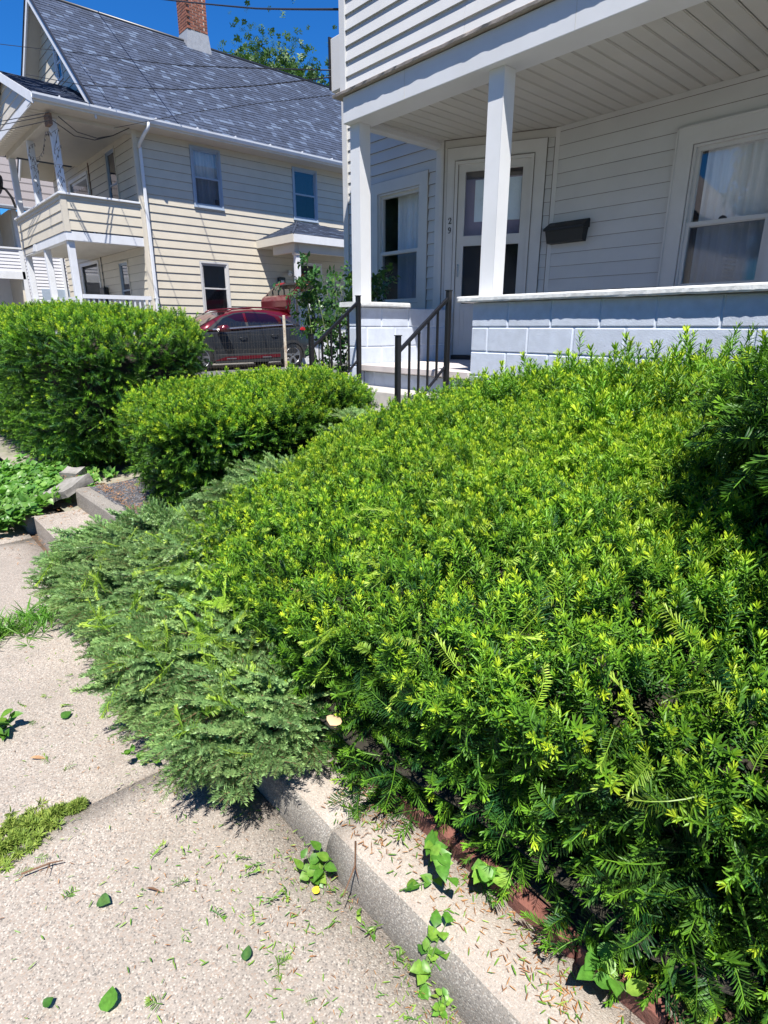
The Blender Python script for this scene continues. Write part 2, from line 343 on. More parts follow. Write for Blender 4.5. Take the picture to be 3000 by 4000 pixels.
def arc(cx, cz, rx, rz, a0, a1, n=12): return [(cx+rx*math.cos(math.radians(a0+(a1-a0)*i/n)), cz+rz*math.sin(math.radians(a0+(a1-a0)*i/n))) for i in range(n+1)]
def numeral(ch, s, z, h, T, mat, parent, mirror=1, name='numeral'):
    k = h
    if ch == '2':
        p = [(-.20, .66)]+arc(0, .72, .22, .24, 165, -35, 12)+[(.02, .30), (-.2, .04), (-.22, .03), (.0, .09), (.12, .05), (.24, .06), (.26, .20)]
        w = [.14, .10]+[.08, .06, .06, .06, .08, .10, .13, .14, .14, .13, .11]+[.10, .09, .07, .06, .08, .11, .12, .10, .04]
    elif ch == '9':
        p = arc(0, .70, .19, .26, 0, 360, 18)+[(.19, .60), (.17, .38), (.10, .16), (-.02, .05), (-.14, .05), (-.20, .14)]
        w = [.13 if i in (0, 1, 2, 8, 9, 10, 17, 18, 16) else .08 for i in range(19)]+[.14, .13, .10, .06, .09, .13]
    else:
        p = [(-.22, .80), (-.2, .92), (-.05, .90), (.1, .92), (.24, .96), (.1, .55), (.03, .25), (.0, .0)]; w = [.05, .12, .12, .1, .06, .09, .13, .15]
    w = (w+[.1]*len(p))[:len(p)]
    return stroke(name, [(s+mirror*a*k, z+b*k) for a, b in p], [x*k for x in w], T, mat, parent)

# ------------------------------------------------------------------ the setting: ground, road, pavement, path, driveway
def sheet(name, x0, x1, y0, y1, zf, mat, nx=2, ny=2, kind='structure', parent=None):
    V = [(x0+(x1-x0)*i/nx, y0+(y1-y0)*j/ny, 0) for j in range(ny+1) for i in range(nx+1)]
    V = [(x, y, zf(x, y)) for x, y, _ in V]
    Fc = [(j*(nx+1)+i, j*(nx+1)+i+1, (j+1)*(nx+1)+i+1, (j+1)*(nx+1)+i) for j in range(ny) for i in range(nx)]
    o = part(name, V, Fc, mat, parent, True, False); return tag(o, kind=kind)
def sst(a, b, x): t = min(1, max(0, (x-a)/(b-a))); return t*t*(3-2*t)
def lotz(x, y): return -1.36+.30*sst(1.1, 3.6, y)+.012*mnoise.noise((x*1.7, y*1.7, 3))
sheet('ground', -900, 900, -900, 900, lambda x, y: -1.66, GRAVELWALK)
sheet('road', -200, 200, -9.0, -1.75, lambda x, y: -1.62, ASPHALT)
sheet('lot_ground', -45, 8, .99, 32, lotz, GRAVELWALK, 80, 60)
sheet('hedge_bed', -3.5, 3.2, 1.0, 3.9, lambda x, y: lotz(x, y)+.02+.012*mnoise.noise((x*6, y*6, 0)), SOIL, 60, 30)
sheet('driveway', -16.2, -9.6, 1.0, 26, lambda x, y: lotz(x, y)+.02, ASPHALT, 10, 40)
sheet('pavement_bed', -45, 8, -1.7, 1.1, lambda x, y: -1.535, SOIL, 4, 4)
walk = empty('pavement', (0, 0, -1.5), kind='structure')
xs = [-1.8+1.5*k for k in range(-8, 4)]
for xa in xs:
    xb = xa+1.5; n = 12; V, Fc = [], []
    tl = random.uniform(-.004, .004); 
    for j in range(n+1):
        for i in range(n+1):
            x = xa+.007+(1.486)*i/n; y = -1.6+2.338*j/n
            ed = min(i, n-i, j, n-j); e = -.006 if ed == 0 else 0
            V.append((x+(.004*mnoise.noise((x*9, y*9, 1)) if ed == 0 else 0), y, -1.5+tl+e+.0025*mnoise.noise((x*3, y*3, 2))))
    Fc = [(j*(n+1)+i, j*(n+1)+i+1, (j+1)*(n+1)+i+1, (j+1)*(n+1)+i) for j in range(n) for i in range(n)]
    rim = [i for i in range(n+1)]+[j*(n+1)+n for j in range(1, n+1)]+[n*(n+1)+i for i in range(n-1, -1, -1)]+[j*(n+1) for j in range(n-1, 0, -1)]
    b = len(V); V += [(V[i][0], V[i][1], -1.56) for i in rim]
    Fc += [(rim[k], b+k, b+(k+1) % len(rim), rim[(k+1) % len(rim)]) for k in range(len(rim))]
    part('paving_slab', V, Fc, WALK, walk, True)
kerb = empty('kerb', (0, .75, -1.5), kind='structure')
def kerbstone(xa, xb):
    n = 14; V, Fc = [], []
    prof = [(.742, -1.56), (.744, -1.485), (.752, -1.45), (.766, -1.416), (.778, -1.408), (.86, -1.408), (.974, -1.404), (.976, -1.56)]
    for i in range(n+1):
        x = xa+.004+(xb-xa-.008)*i/n
        for k, (y, z) in enumerate(prof):
            w = .004*mnoise.noise((x*5, k*.6, 0))+.0025*mnoise.noise((x*22, k, 0)); V.append((x, y+w*(k < 5), z+w*.8*(0 < k < 7)))
    m_ = len(prof)
    for i in range(n):
        for k in range(m_-1): Fc.append((i*m_+k, i*m_+k+1, (i+1)*m_+k+1, (i+1)*m_+k))
    Fc += [tuple(range(m_)), tuple(range((n+1)*m_-1, n*m_-1, -1))]
    o = part('kerbstone', V, Fc, [KERBM, STRIP], kerb, True)
    for p in o.data.polygons:
        if p.index < n*(m_-1) and p.index % (m_-1) >= 4: p.material_index = 1
    return o
for a, b in ((-3.45, -2.30), (-2.30, -1.10), (-1.10, .25), (.25, 1.6), (1.6, 3.0), (-7.6, -6.3), (-6.3, -4.95), (-9, -7.6), (-10.4, -9)): kerbstone(a, b)
edging = empty('brick_edging', (-.5, 1.0, -1.41), 'row of red edging bricks along the back of the kerb', 'edging')
x = -3.44
while x < 2.4:
    L = random.uniform(.19, .215); v, f = bevel_mesh(bxv((x, .968+random.uniform(-.003, .003), -1.47), (x+L-.006, 1.06, -1.352+random.uniform(-.005, .004))), BF, .007)
    part('brick', v, f, REDBRICK, edging); x += L
# front path up to the porch
steps = empty('path', (-4.2, .8, -1.5), kind='structure')
def rough_block(name, a, b, mat, parent, amp=.008, bev=.012, cuts=3):
    v, f = bevel_mesh(bxv(a, b), BF, bev)
    bm = bmesh.new(); vs_ = [bm.verts.new(q) for q in v]; [bm.faces.new([vs_[i] for i in q]) for q in f]
    bmesh.ops.subdivide_edges(bm, edges=bm.edges[:], cuts=cuts, use_grid_fill=True)
    for q in bm.verts: q.co += Vector(mnoise.noise_vector(q.co*9))*amp
    v = [q.co.copy() for q in bm.verts]; f = [[q.index for q in g.verts] for g in bm.faces] if (bm.verts.index_update() or True) else 0
    bm.free(); return part(name, v, f, mat, parent)
rough_block('step', (-4.80, .775, -1.56), (-3.46, 1.13, -1.352), WALK, steps)
rough_block('step', (-4.90, 1.10, -1.45), (-3.46, 1.23, -1.215), KERBM, steps, .01)
sheet('asphalt_surface', -4.86, -3.44, 1.2, 3.42, lambda x, y: -1.212+.12*sst(1.2, 3.4, y)+.006*mnoise.noise((x*6, y*6, 9)), ASPHPATH, 20, 30, None, steps)

# ------------------------------------------------------------------ white house (number 29)
H = empty('white_house', (-3.0, 5.5, -1.1), 'white clapboard house with a block-walled porch and square white columns', 'house')
B = .4064
def blockwall(T, s0, s1, off_, ztop, n, parent, thick=.19, name='concrete_block'):
    wall = box('block_wall', (s0+.006, -thick+.004, ztop-n*B/2+.004), (s1-.006, -.007, ztop-.006), MORTAR, parent, T)
    for r in range(n):
        zb = ztop-(r+1)*B/2; e = s0-((s0-off_-(B/2 if r % 2 else 0)) % B)
        while e < s1-.01:
            a, b = max(e+.005, s0), min(e+B-.005, s1)
            if b-a > .03:
                v, f = bevel_mesh(bxv((a, -thick, zb+.005+random.uniform(-.001, .001)), (b, random.uniform(-.001, .0015), zb+B/2-.005)), BF, .007)
                part(name, [T(p) for p in v], f, BLOCK, wall)
            e += B
    return wall
XE, YF = -3.452, 4.089
TF = frame((0, YF), (1, 0), (0, -1))
blockwall(TF, XE, 1.2, -3.071, .008+B/2-.012, 6, H)
TP = frame((-4.963, YF), (0, 1), (1, 0))           # left parapet, inner face towards +X
blockwall(TP, 0, 1.42, -.12, .008+B/2-.012, 6, H, .205)
def capstone(name, a, b, parent, amp=.004):
    n = max(6, int(max(b[0]-a[0], b[1]-a[1])/.03)); ax = 0 if b[0]-a[0] > b[1]-a[1] else 1
    prof = [(0, .012), (.0, .036), (.010, .046), (.03, .049), (.97, .049), (.99, .046), (1, .036), (1, .012), (.985, 0), (.015, 0)]
    V, Fc = [], []; wd = (b[1]-a[1]) if ax == 0 else (b[0]-a[0]); h = b[2]-a[2]
    for i in range(n+1):
        t = a[ax]+(b[ax]-a[ax])*i/n; sh = .93 if i in (0, n) else 1
        for k, (q, z) in enumerate(prof):
            c = (q-.5)*wd*sh; p = [0, 0, a[2]+(z/.049)*h]
            p[ax] = t; p[1-ax] = (a[1-ax]+b[1-ax])/2+c
            d = mnoise.noise((p[0]*26, p[1]*26, k*.7))*amp+mnoise.noise((p[0]*5, p[1]*5, k))*amp*.5
            p[2] += d*(.9 if k in (0, 8, 9, 7) else .3); p[1-ax] += d*(1 if k in (0, 1, 8, 9) else .2)*.8; V.append(p)
    m_ = len(prof)
    for i in range(n):
        for k in range(m_): Fc.append((i*m_+k, i*m_+(k+1) % m_, (i+1)*m_+(k+1) % m_, (i+1)*m_+k))
    Fc += [tuple(range(m_)), tuple(range((n+1)*m_-1, n*m_-1, -1))]
    return part(name, V, Fc, CAPPAINT, parent)
capstone('wall_cap', (-3.60, 4.035, .198), (1.25, 4.42, .247), H)
capstone('wall_cap', (-5.27, 4.03, .198), (-4.91, 4.78, .247), H)
# porch floor, risers, steps
rough_block('porch_floor', (-4.955, 4.055, -.45), (-3.44, 4.60, -.383), PORCHFLOOR, H, .002, .008)
box('porch_floor', (-5.2, 4.60, -.45), (1.1, 6.1, -.385), PORCHFLOOR, H)
blockwall(frame((0, 4.115), (1, 0), (0, -1)), -4.95, -3.47, -4.78, -.452, 3, H, .15)
STAIR = empty('porch_steps', (-4.2, 3.6, -1.1), 'pale concrete steps with worn edges leading up to the porch', 'steps')
for (y0, zt) in ((3.80, -.60), (3.48, -.80), (3.16, -.97)):
    rough_block('step', (-4.97, y0, zt-.22), (-3.46, y0+.33 if y0 < 3.7 else 4.10, zt), STEPCONC, STAIR, .004, .012)
# columns
def column(xa, xb, name='column'):
    c = box(name, (xa, 4.247, .247), (xb, 4.391, 1.955), COLPAINT, H, bev=.004)
    box('corner_seam', (xb-.004, 4.246-.0015, .25), (xb+.0015, 4.252, 1.94), COLPAINT, c)
column(-5.302, -5.149); column(-3.523, -3.367); column(-.35, -.195)
# beam, ledge, upper parapet
bm_ = box('porch_beam', (-5.313, 4.17, 1.936), (1.3, 4.44, 2.17), BEAMPAINT, H, bev=.006)
for xj_ in (-4.42, -2.72, -1.0): box('beam_seam', (xj_-.0015, 4.1685, 1.94), (xj_+.0015, 4.172, 2.165), SOFFIT, bm_)
box('side_beam', (-5.30, 4.44, 1.925), (-5.19, 5.50, 2.0), BEAMPAINT, H, bev=.004)
box('side_beam_trim', (-5.19, 4.44, 1.972), (-5.172, 5.49, 1.996), TRIM, H)
LEDGE = []
n = 160; V, Fc = [], []
for i in range(n+1):
    x = -5.42+6.7*i/n; w = lambda k, a: a*mnoise.noise((x*7, k, 0))+a*.7*mnoise.noise((x*31, k*3, 2))
    for k, (y, z) in enumerate(((4.122, 2.176), (4.118, 2.196), (4.13, 2.204), (4.44, 2.206), (4.44, 2.172))): V.append((x, y+w(k, .006), z+w(k+9, .004)))
for i in range(n):
    for k in range(5): Fc.append((i*5+k, i*5+(k+1) % 5, (i+1)*5+(k+1) % 5, (i+1)*5+k))
Fc += [(0, 1, 2, 3, 4), tuple(n*5+k for k in (4, 3, 2, 1, 0))]
part('wooden_ledge', V, Fc, OLDWOOD, H)
TU = frame((0, 4.205), (1, 0), (0, -1))
siding(TU, -5.276, -3.755, 2.208, 3.5, .1255, WHITE, H, proud=.022, thin=.002)
siding(TU, -3.752, 1.3, 2.208, 3.5, .1255, WHITE, H, proud=.022, thin=.002)
box('starter_strip', (-5.27, -.0, 2.205), (1.3, .012, 2.222), TRIM, H, TU)
box('corner_board', (-5.365, 4.178, 2.200), (-5.276, 4.46, 3.5), WHITE, H, bev=.003)
siding(frame((-5.365, 0), (0, 1), (-1, 0)), 4.46, 6.0, 2.208, 3.5, .1255, WHITE, H)
# soffit planks over the porch
x = -5.19; k = 0
while x < 1.2:
    V = [(x+.001, y, z) for y in (4.43, 6.05) for z in (1.996, 2.006)]
    xa, xb = x+.002, x+.1355
    prof = [(xa, 2.004), (xa+.008, 1.996), (xb-.012, 1.996), (xb-.010, 2.001), (xb-.004, 2.004), (xb-.004, 2.012), (xa, 2.012)]
    VV = [(p[0], y, p[1]+(.001*math.sin(k*2.1))) for y in (4.43, 6.06) for p in prof]; m_ = len(prof)
    part('soffit_plank', VV, [tuple(range(m_)), tuple(range(2*m_-1, m_-1, -1))]+[(i, (i+1) % m_, m_+(i+1) % m_, m_+i) for i in range(m_)], SOFFIT, H); x += .1375; k += 1
box('soffit_edge_trim', (-5.18, 4.436, 1.985), (1.2, 4.452, 1.998), TRIM, H)
box('porch_roof_deck', (-5.3, 4.22, 2.02), (1.2, 6.2, 2.10), OLDWOOD, H)
# walls under the porch
YP, YK = 6.04, 5.502
TR = frame((0, YP), (1, 0), (0, -1))
bw = (-2.60, -1.865, .335, 1.555)   # big window sash opening
siding(TR, -4.03, -1.0, -.383, 1.996, .131, WHITE, H, [(bw[0]-.15, bw[1]+.15, bw[2]-.07, bw[3]+.15)], .014, .003, phase=.03, lap=.0022)
BW = window(TR, *bw, .895, H, trim=.145, deep=.08, cur=(.10, 1.0), trimd=.035, fw_=.042)
box('casing_bead', (bw[0]-.152, 0, bw[3]+.135), (bw[1]+.152, .045, bw[3]+.150), TRIM, BW, TR); box('casing_bead', (bw[0]-.156, 0, bw[2]-.1), (bw[0]-.140, .045, bw[3]+.15), TRIM, BW, TR)
prism('sash_lock', [(-2.30, .917), (-2.24, .917), (-2.235, .925), (-2.25, .94), (-2.27, .945), (-2.29, .935)], -.02, .005, DARKTXT, BW, TR)
# small striped flag-like hanging seen through the lower pane
FLG = empty('striped_hanging', (-2.20, 6.14, .42), 'small striped cloth hanging behind the lower window pane', 'cloth')
for q in range(7): part('stripe', [(-2.255+.006*q, 6.138, .64-.034*q), (-2.12-.004*q, 6.138, .615-.034*q), (-2.12-.004*q, 6.141, .597-.034*q), (-2.255+.006*q, 6.141, .622-.034*q)], [(0, 1, 2, 3)], WHITEBALL, FLG, False, False)
# angled door wall
DA, DB = Vector((-4.035, 6.04)), Vector((-5.158, 5.502)); dt = (DB-DA).normalized(); dn = Vector((dt.y, -dt.x)); dn = dn if dn.y < 0 else -dn
TD = frame(DA, dt, dn); DL = (DB-DA).length
siding(TD, 0.0, DL, -.383, 1.996, .131, WHITE, H, [(.10, 1.195, -.383, 1.905)], .014, .003, phase=.03, lap=.0022)
box('corner_trim', (-.028, .0, -.383), (.018, .026, 1.99), TRIM, H, TD)
box('wall_header', (.0, .0, 1.905), (DL, .020, 1.994), SOFFIT, H, TD)
ring('joint_gap', .093, 1.202, -.40, 1.912, .007, 0, .022, GRIMESHADOW, H, TD); ring('joint_gap', .218, 1.104, -.38, 1.774, .006, .03, .046, GRIMESHADOW, H, TD); ring('joint_gap', .250, 1.068, -.335, 1.748, .006, .0, .03, GRIMESHADOW, H, TD)
box('ceiling_gap', (-4.0, -.0, 1.986), (1.1, .006, 1.9955), GRIMESHADOW, H, TR); box('ceiling_gap', (.0, .0205, 1.987), (DL, .024, 1.9955), GRIMESHADOW, H, TD); box('corner_gap', (.019, .0, -.38), (.025, .024, 1.9), GRIMESHADOW, H, TD); box('corner_gap', (DL-.012, .0, -.38), (DL-.005, .026, 1.99), GRIMESHADOW, H, TD)
dr = ring('door_casing', .10, 1.195, -.40, 1.905, .125, 0, .034, TRIM, H, TD, wb=.02)
ring('door_jamb', .222, 1.098, -.375, 1.768, .032, -.05, .045, TRIM, H, TD, wb=.03)
sd = ring('storm_door', .257, 1.062, -.33, 1.742, .07, -.02, .02, TRIM, H, TD, wb=.10)
box('middle_rail', (.32, -.018, .905), (1.0, .021, .99), TRIM, sd, TD, .004)
box('kick_panel', (.325, -.018, -.235), (.995, .012, .245), TRIM, sd, TD, .004)
ring('kick_panel_bead', .36, .96, -.18, .21, .02, .010, .018, TRIM, sd, TD)
box('pane', (.325, -.004, .985), (.993, .002, 1.674), GLASS, sd, TD); box('pane', (.325, -.004, .245), (.993, .002, .908), SCREEN, sd, TD)
ring('pane_bead', .325, .995, .985, 1.674, .014, 0, .024, TRIM, sd, TD); ring('pane_bead', .325, .995, .245, .908, .014, 0, .024, TRIM, sd, TD)
box('door_handle', (1.022, .018, .56), (1.036, .05, .70), CHROME, sd, TD, .004)
ind = box('inner_door', (.25, -.12, -.33), (1.07, -.07, 1.74), DOORMAUVE, H, TD)
box('door_blind', (.36, -.07, 1.155), (.886, -.062, 1.585), DOORBLUE, ind, TD); box('door_lower_glass', (.34, -.07, .2), (.99, -.061, .93), DOORBROWN, ind, TD)
box('header_shade', (.34, -.07, 1.60), (.99, -.060, 1.70), DOORBROWN, ind, TD)
box('threshold', (.20, -.1, -.384), (1.12, .05, -.335), BLACKIRON, H, TD, .004)
n29 = empty('house_number', (0, 0, 0)); n29.parent = H; n29.location = TD((1.147, .034, 1.1))-H.location
for ch, z in (('2', 1.135), ('9', 1.035)): numeral(ch, 1.147, z, .066, lambda p: TD((p[0], p[1]+.034, p[2])), DARKTXT, n29, -1)
# wall with the window left of the porch
TK = frame((0, YK), (1, 0), (0, -1))
lw = (-6.29, -5.52, .285, 1.613)
siding(TK, -6.97, -5.24, -1.2, 3.5, .1275, WHITE, H, [(lw[0]-.135, lw[1]+.135, lw[2]-.05, lw[3]+.135)], .018, .003, phase=.02, lap=.0025)
window(TK, *lw, .905, H, trim=.130, deep=.08, curtain=CURTAIN, cur=(.28, 1.0), trimd=.03)
# rounded corner board where the two walls meet
V, Fc = [], []
P2 = [(-5.262, YK+.0), (-5.262, YK-.026), (-5.24, YK-.030), (-5.19, YK-.030), (-5.165, YK-.024), (-5.148, YK-.012), (-5.128, YK+.000), (-5.105, YK+.010), (-5.115, YK+.03)]
for z in (-.9, 1.996): V += [(a, b, z) for a, b in P2]
m_ = len(P2); part('corner_board', V, [tuple(range(m_)), tuple(range(2*m_-1, m_-1, -1))]+[(i, (i+1) % m_, m_+(i+1) % m_, m_+i) for i in range(m_)], TRIM, H)
siding(frame((-6.97, 0), (0, 1), (-1, 0)), 5.5, 15.0, -1.2, 3.5, .1275, WHITE, H)
box('corner_board', (-7.0, 5.47, -1.2), (-6.90, 5.53, 3.5), TRIM, H)
# boxed cornice and meter head on the far corner, upper roof soffit
cb = box('boxed_cornice', (-7.25, 5.50, 2.97), (-7.03, 6.1, 3.57), WHITE, H, bev=.01); box('drip_edge', (-7.27, 5.48, 3.0), (-7.25, 6.1, 3.59), DARKTXT, cb)
box('upper_eave', (-6.1, 4.3, 3.50), (1.3, 7.5, 3.62), SOFFIT, H)
prism('upper_eave_return', [(-6.15, 3.42), (-5.36, 3.22), (-5.36, 3.52), (-6.15, 3.52)], -4.46, -4.25, SOFFIT, H, frame((0, 0), (1, 0), (0, -1)))
prism('cable_bracket', [(-5.50, 2.86), (-5.366, 2.95), (-5.366, 2.80)], -4.34, -4.30, DARKTXT, H, frame((0, 0), (1, 0), (0, -1)))
box('house_core', (-6.95, 6.3, -1.3), (1.2, 15, 3.5), DARKROOM, H); box('upper_storey', (-6.96, 6.25, 3.52), (1.2, 15, 6.4), WHITE, H)
# mailbox
MB = empty('mailbox', (-3.78, 5.95, .86), 'black wall mailbox with sloping lid beside the front door', 'mailbox')
TM = frame((-3.79, YP-.012), (1, 0), (0, -1))
V = [TM(p) for p in ((-.215, 0, .86), (.205, 0, .86), (.215, .10, .865), (-.21, .10, .865), (-.225, 0, 1.02), (.225, 0, 1.02), (.228, .118, .985), (-.225, .118, .985))]
part('body', V, [(0, 1, 2, 3), (4, 7, 6, 5), (0, 4, 5, 1), (3, 2, 6, 7), (0, 3, 7, 4), (1, 5, 6, 2)], MAILBLK, MB)
V = [TM(p) for p in ((-.235, -.0, 1.065), (.235, 0, 1.065), (.238, .02, 1.075), (-.238, .02, 1.075), (-.242, .135, 1.005), (.242, .135, 1.005), (-.242, .135, .985), (.242, .135, .985), (-.235, 0, .99), (.235, 0, .99))]
part('lid', V, [(0, 1, 2, 3), (3, 2, 5, 4), (4, 5, 7, 6), (6, 7, 9, 8), (8, 9, 1, 0), (0, 3, 4, 6, 8), (1, 9, 7, 5, 2)], MAILBLK, MB)
fc = bpy.data.curves.new('lettering', 'FONT'); fc.body = 'MAIL'; fc.size = .035; fc.extrude = .0005; fc.shear = .25
fo = bpy.data.objects.new('lettering', fc); COL.objects.link(fo)
dg = bpy.context.evaluated_depsgraph_get(); me = bpy.data.meshes.new_from_object(fo.evaluated_get(dg)); bpy.data.objects.remove(fo)
me.materials.clear(); me.materials.append(GREYTXT); fo = link(bpy.data.objects.new('lettering', me), MB)
fo.location = TM((-.205, .088, 1.035))-MB.location; fo.rotation_euler = (math.radians(58), 0, 0)
# hand rails
def handrail(x, label):
    R = empty('handrail', (x, 3.7, -.9), label, 'handrail', 'handrails beside the porch steps')
    g0, g1 = (x, 3.40, -.075), (x, 4.00, .295)
    for (px, py, pz), zb in ((g0, -.97), (g1, -.60)):
        p_ = box('post', (px-.021, py-.021, zb), (px+.021, py+.021, pz), BLACKIRON, R, bev=.004); box('post_cap', (px-.024, py-.024, pz), (px+.024, py+.024, pz+.008), BLACKIRON, p_)
    lo, hi = Vector((x, 3.42, -.19)), Vector((x, 3.98, .225))
    def bar(nm, a, b, w, h):
        V = [Vector(p)+Vector((dx, 0, dz)) for p in (a, b) for dx in (-w, w) for dz in (-h, h)]
        part(nm, V, BF, BLACKIRON, R)
    bar('rail', lo, hi, .014, .016); bar('bottom_rail', lo-Vector((0, 0, .62)), hi-Vector((0, 0, .57)), .010, .011)
    for i in range(4):
        t = (i+1)/5; q = lo.lerp(hi, t); box('baluster', (x-.008, q.y-.008, q.z-.60), (x+.008, q.y+.008, q.z), BLACKIRON, R)
handrail(-4.90, 'black iron handrail beside the rose bush on the porch steps'); handrail(-3.65, 'black iron handrail beside the long block wall of the porch')

# ------------------------------------------------------------------ cream house (number 27)
C = empty('cream_house', (-19, 8, -1.1), 'cream clapboard two-storey house with blue-grey shingle roof and double porch', 'house')
HX, HYF, HL, HB = -16.294, 6.25, -23.7, 16.5
TS = frame((HX, 0), (0, 1), (1, 0))                # long side wall towards the drive
TC = frame((0, HYF), (1, 0), (0, -1))              # front wall
K0, S = 4.418, .2032
w1, w2, w3 = (7.72, 8.49, 3.10, 4.46), (10.87, 11.67, 3.12, 4.45), (7.72, 8.49, .36, 1.67)
ent = (10.80, 11.72, -.75, 1.86)
zb0 = K0-28*S
siding(TS, 6.25, HB, zb0, 4.58, S, CREAM, C, [(a-.05, b+.05, c-.06, d+.05) for a, b, c, d in (w1, w2, w3)]+[(ent[0]-.02, ent[1]+.02, -1.4, ent[3]+.02)], .022, .003, lap=.004)
for k, (w, cur) in enumerate(((w1, (0, 1)), (w2, None), (w3, None))):
    window(TS, *w, (w[2]+w[3])/2+.0, C, trim=.045, tmat=STORM if k < 2 else TRIM, fmat=STORM if k < 2 else TRIM, deep=.05, curtain=BLIND if cur else None, cur=cur or (0, 1), trimd=.030, fw_=.045, sill=k < 2)
box('window_fan', (8.31, -.02, 3.18), (8.41, .0, 3.30), SEATDK, C, TS)
cw = [(-18.40, -17.70, 3.05, 4.45), (-18.40, -17.72, .45, 1.70), (-24.0, -23.3, .70, 1.80)]
doors = [(-21.9, -20.15, 2.2, 4.25), (-21.9, -20.25, -.25, 1.85)]
siding(TC, HL, HX, zb0, 4.9, S, CREAM, C, [(a-.05, b+.05, c-.05, d+.05) for a, b, c, d in cw[:2]]+[(a-.08, b+.08, c, d+.08) for a, b, c, d in doors], .018, .003, lap=.004)
for w in cw[:2]: window(TC, *w, (w[2]+w[3])/2-.1, C, trim=.045, tmat=CREAMTRIM, fmat=STORM, deep=.05, curtain=None, trimd=.03, sill=False)
for k, (a, b, c, d) in enumerate(doors):
    dd = ring('porch_door', a-.08, b+.08, c, d+.08, .085, 0, .04, PORCHWHITE, C, TC, wb=.01)
    box('door_panel', (a, -.06, c), (b, -.03, d), SEATDK, dd, TC); box('pane', (a+.06, -.02, c+.1), (b-.06, -.015, d-.08), SCREEN, dd, TC)
    if k == 0:   # scalloped light valance behind the upper door glass
        pts = [(a+.02, d)]+[(b-.02, d)]+[(b-.02-(b-a-.04)*i/24, d-.22-.07*abs(math.sin(i*.9))-(.4 if i < 2 or i > 22 else 0)) for i in range(25)]
        prism('valance', pts, -.025, -.02, PORCHWHITE, dd, TC)
box('door_pipe', (-19.93, .0, .9), (-19.89, .03, 2.05), DARKTXT, C, TC); box('door_pipe', (-19.95, .0, 2.2), (-19.90, .03, 4.5), ROTTEN, C, TC)
box('mail_slot_box', (-19.98, .02, .55), (-19.55, .16, 1.12), METER, C, TC, .02)
box('corner_board', (HX-.0, 6.215, -1.3), (HX+.024, 6.32, 4.6), CREAMTRIM, C); box('corner_board', (HX-.09, 6.225, -1.3), (HX, 6.25, 4.6), CREAMTRIM, C)
# hidden walls so that the house is a closed body
box('back_wall', (HL, HB, -1.3), (HX, HB+.1, 4.8), CREAM, C); box('left_wall', (HL-.1, HYF, -1.3), (HL, HB+.1, 4.8), CREAM, C); box('floor_plate', (HL, HYF+.6, 1.9), (HX-.6, HB, 2.0), DARKROOM, C)
# main roof: ridge along Y
RX, RZ, EX, EZ = -19.75, 8.22, -15.77, 4.74
RY0, RY1 = 5.24, 17.0
slope = Vector((EX-RX, 0, EZ-RZ)); SLn = slope.length; sd_ = slope.normalized(); nrm = Vector((-sd_.z, 0, sd_.x)); nrm = nrm if nrm.z > 0 else -nrm
def plane_roof(nm, ridge, eave, y0, y1, mat, parent, th=.10):
    a, b = Vector((ridge[0], 0, ridge[1])), Vector((eave[0], 0, eave[1])); V = [Vector((p.x, y, p.z+dz)) for p in (a, b) for y in (y0, y1) for dz in (0, -th)]
    return part(nm, V, [(0, 2, 6, 4), (1, 5, 7, 3), (0, 4, 5, 1), (2, 3, 7, 6), (0, 1, 3, 2), (4, 6, 7, 5)], mat, parent)
rf = plane_roof('roof', (RX, RZ-.012), (EX, EZ-.012), RY0, RY1, SHINGLE, C)
rl = plane_roof('roof', (RX, RZ-.012), (RX-(EX-RX), EZ-.012), RY0, RY1, SHINGLE, C)
plane_roof('eave_lining', (RX-.3, RZ-.3*(RZ-EZ)/(EX-RX)-.125), (RX-(EX-RX)+.02, EZ-.125), RY0+.04, RY1, CEILCREAM, C, .02)
def toned(o, tones):
    a = o.data.attributes.new('tone', 'FLOAT', 'POINT'); a.data.foreach_set('value', tones); return o
for o in (rf, rl): toned(o, [.35]*len(o.data.vertices))
SHM = {}
def shingle_mesh(L, w, th, tone):
    key = (round(L, 2), round(w, 3), round(th, 3), round(tone, 1))
    if key not in SHM:   # local: x along Y of the roof, y down the slope, z out
        V = [(0, 0, .001), (L, 0, .001), (0, w, .001), (L, w, .001), (0, 0, .003), (L, 0, .003), (0, w, th), (L, w, th)]
        me = mesh('shingle', V, [(0, 1, 3, 2), (4, 6, 7, 5), (0, 4, 5, 1), (2, 3, 7, 6), (0, 2, 6, 4), (1, 5, 7, 3)], SHINGLE)
        a = me.attributes.new('tone', 'FLOAT', 'POINT'); a.data.foreach_set('value', [key[3]]*8); SHM[key] = me
    return SHM[key]
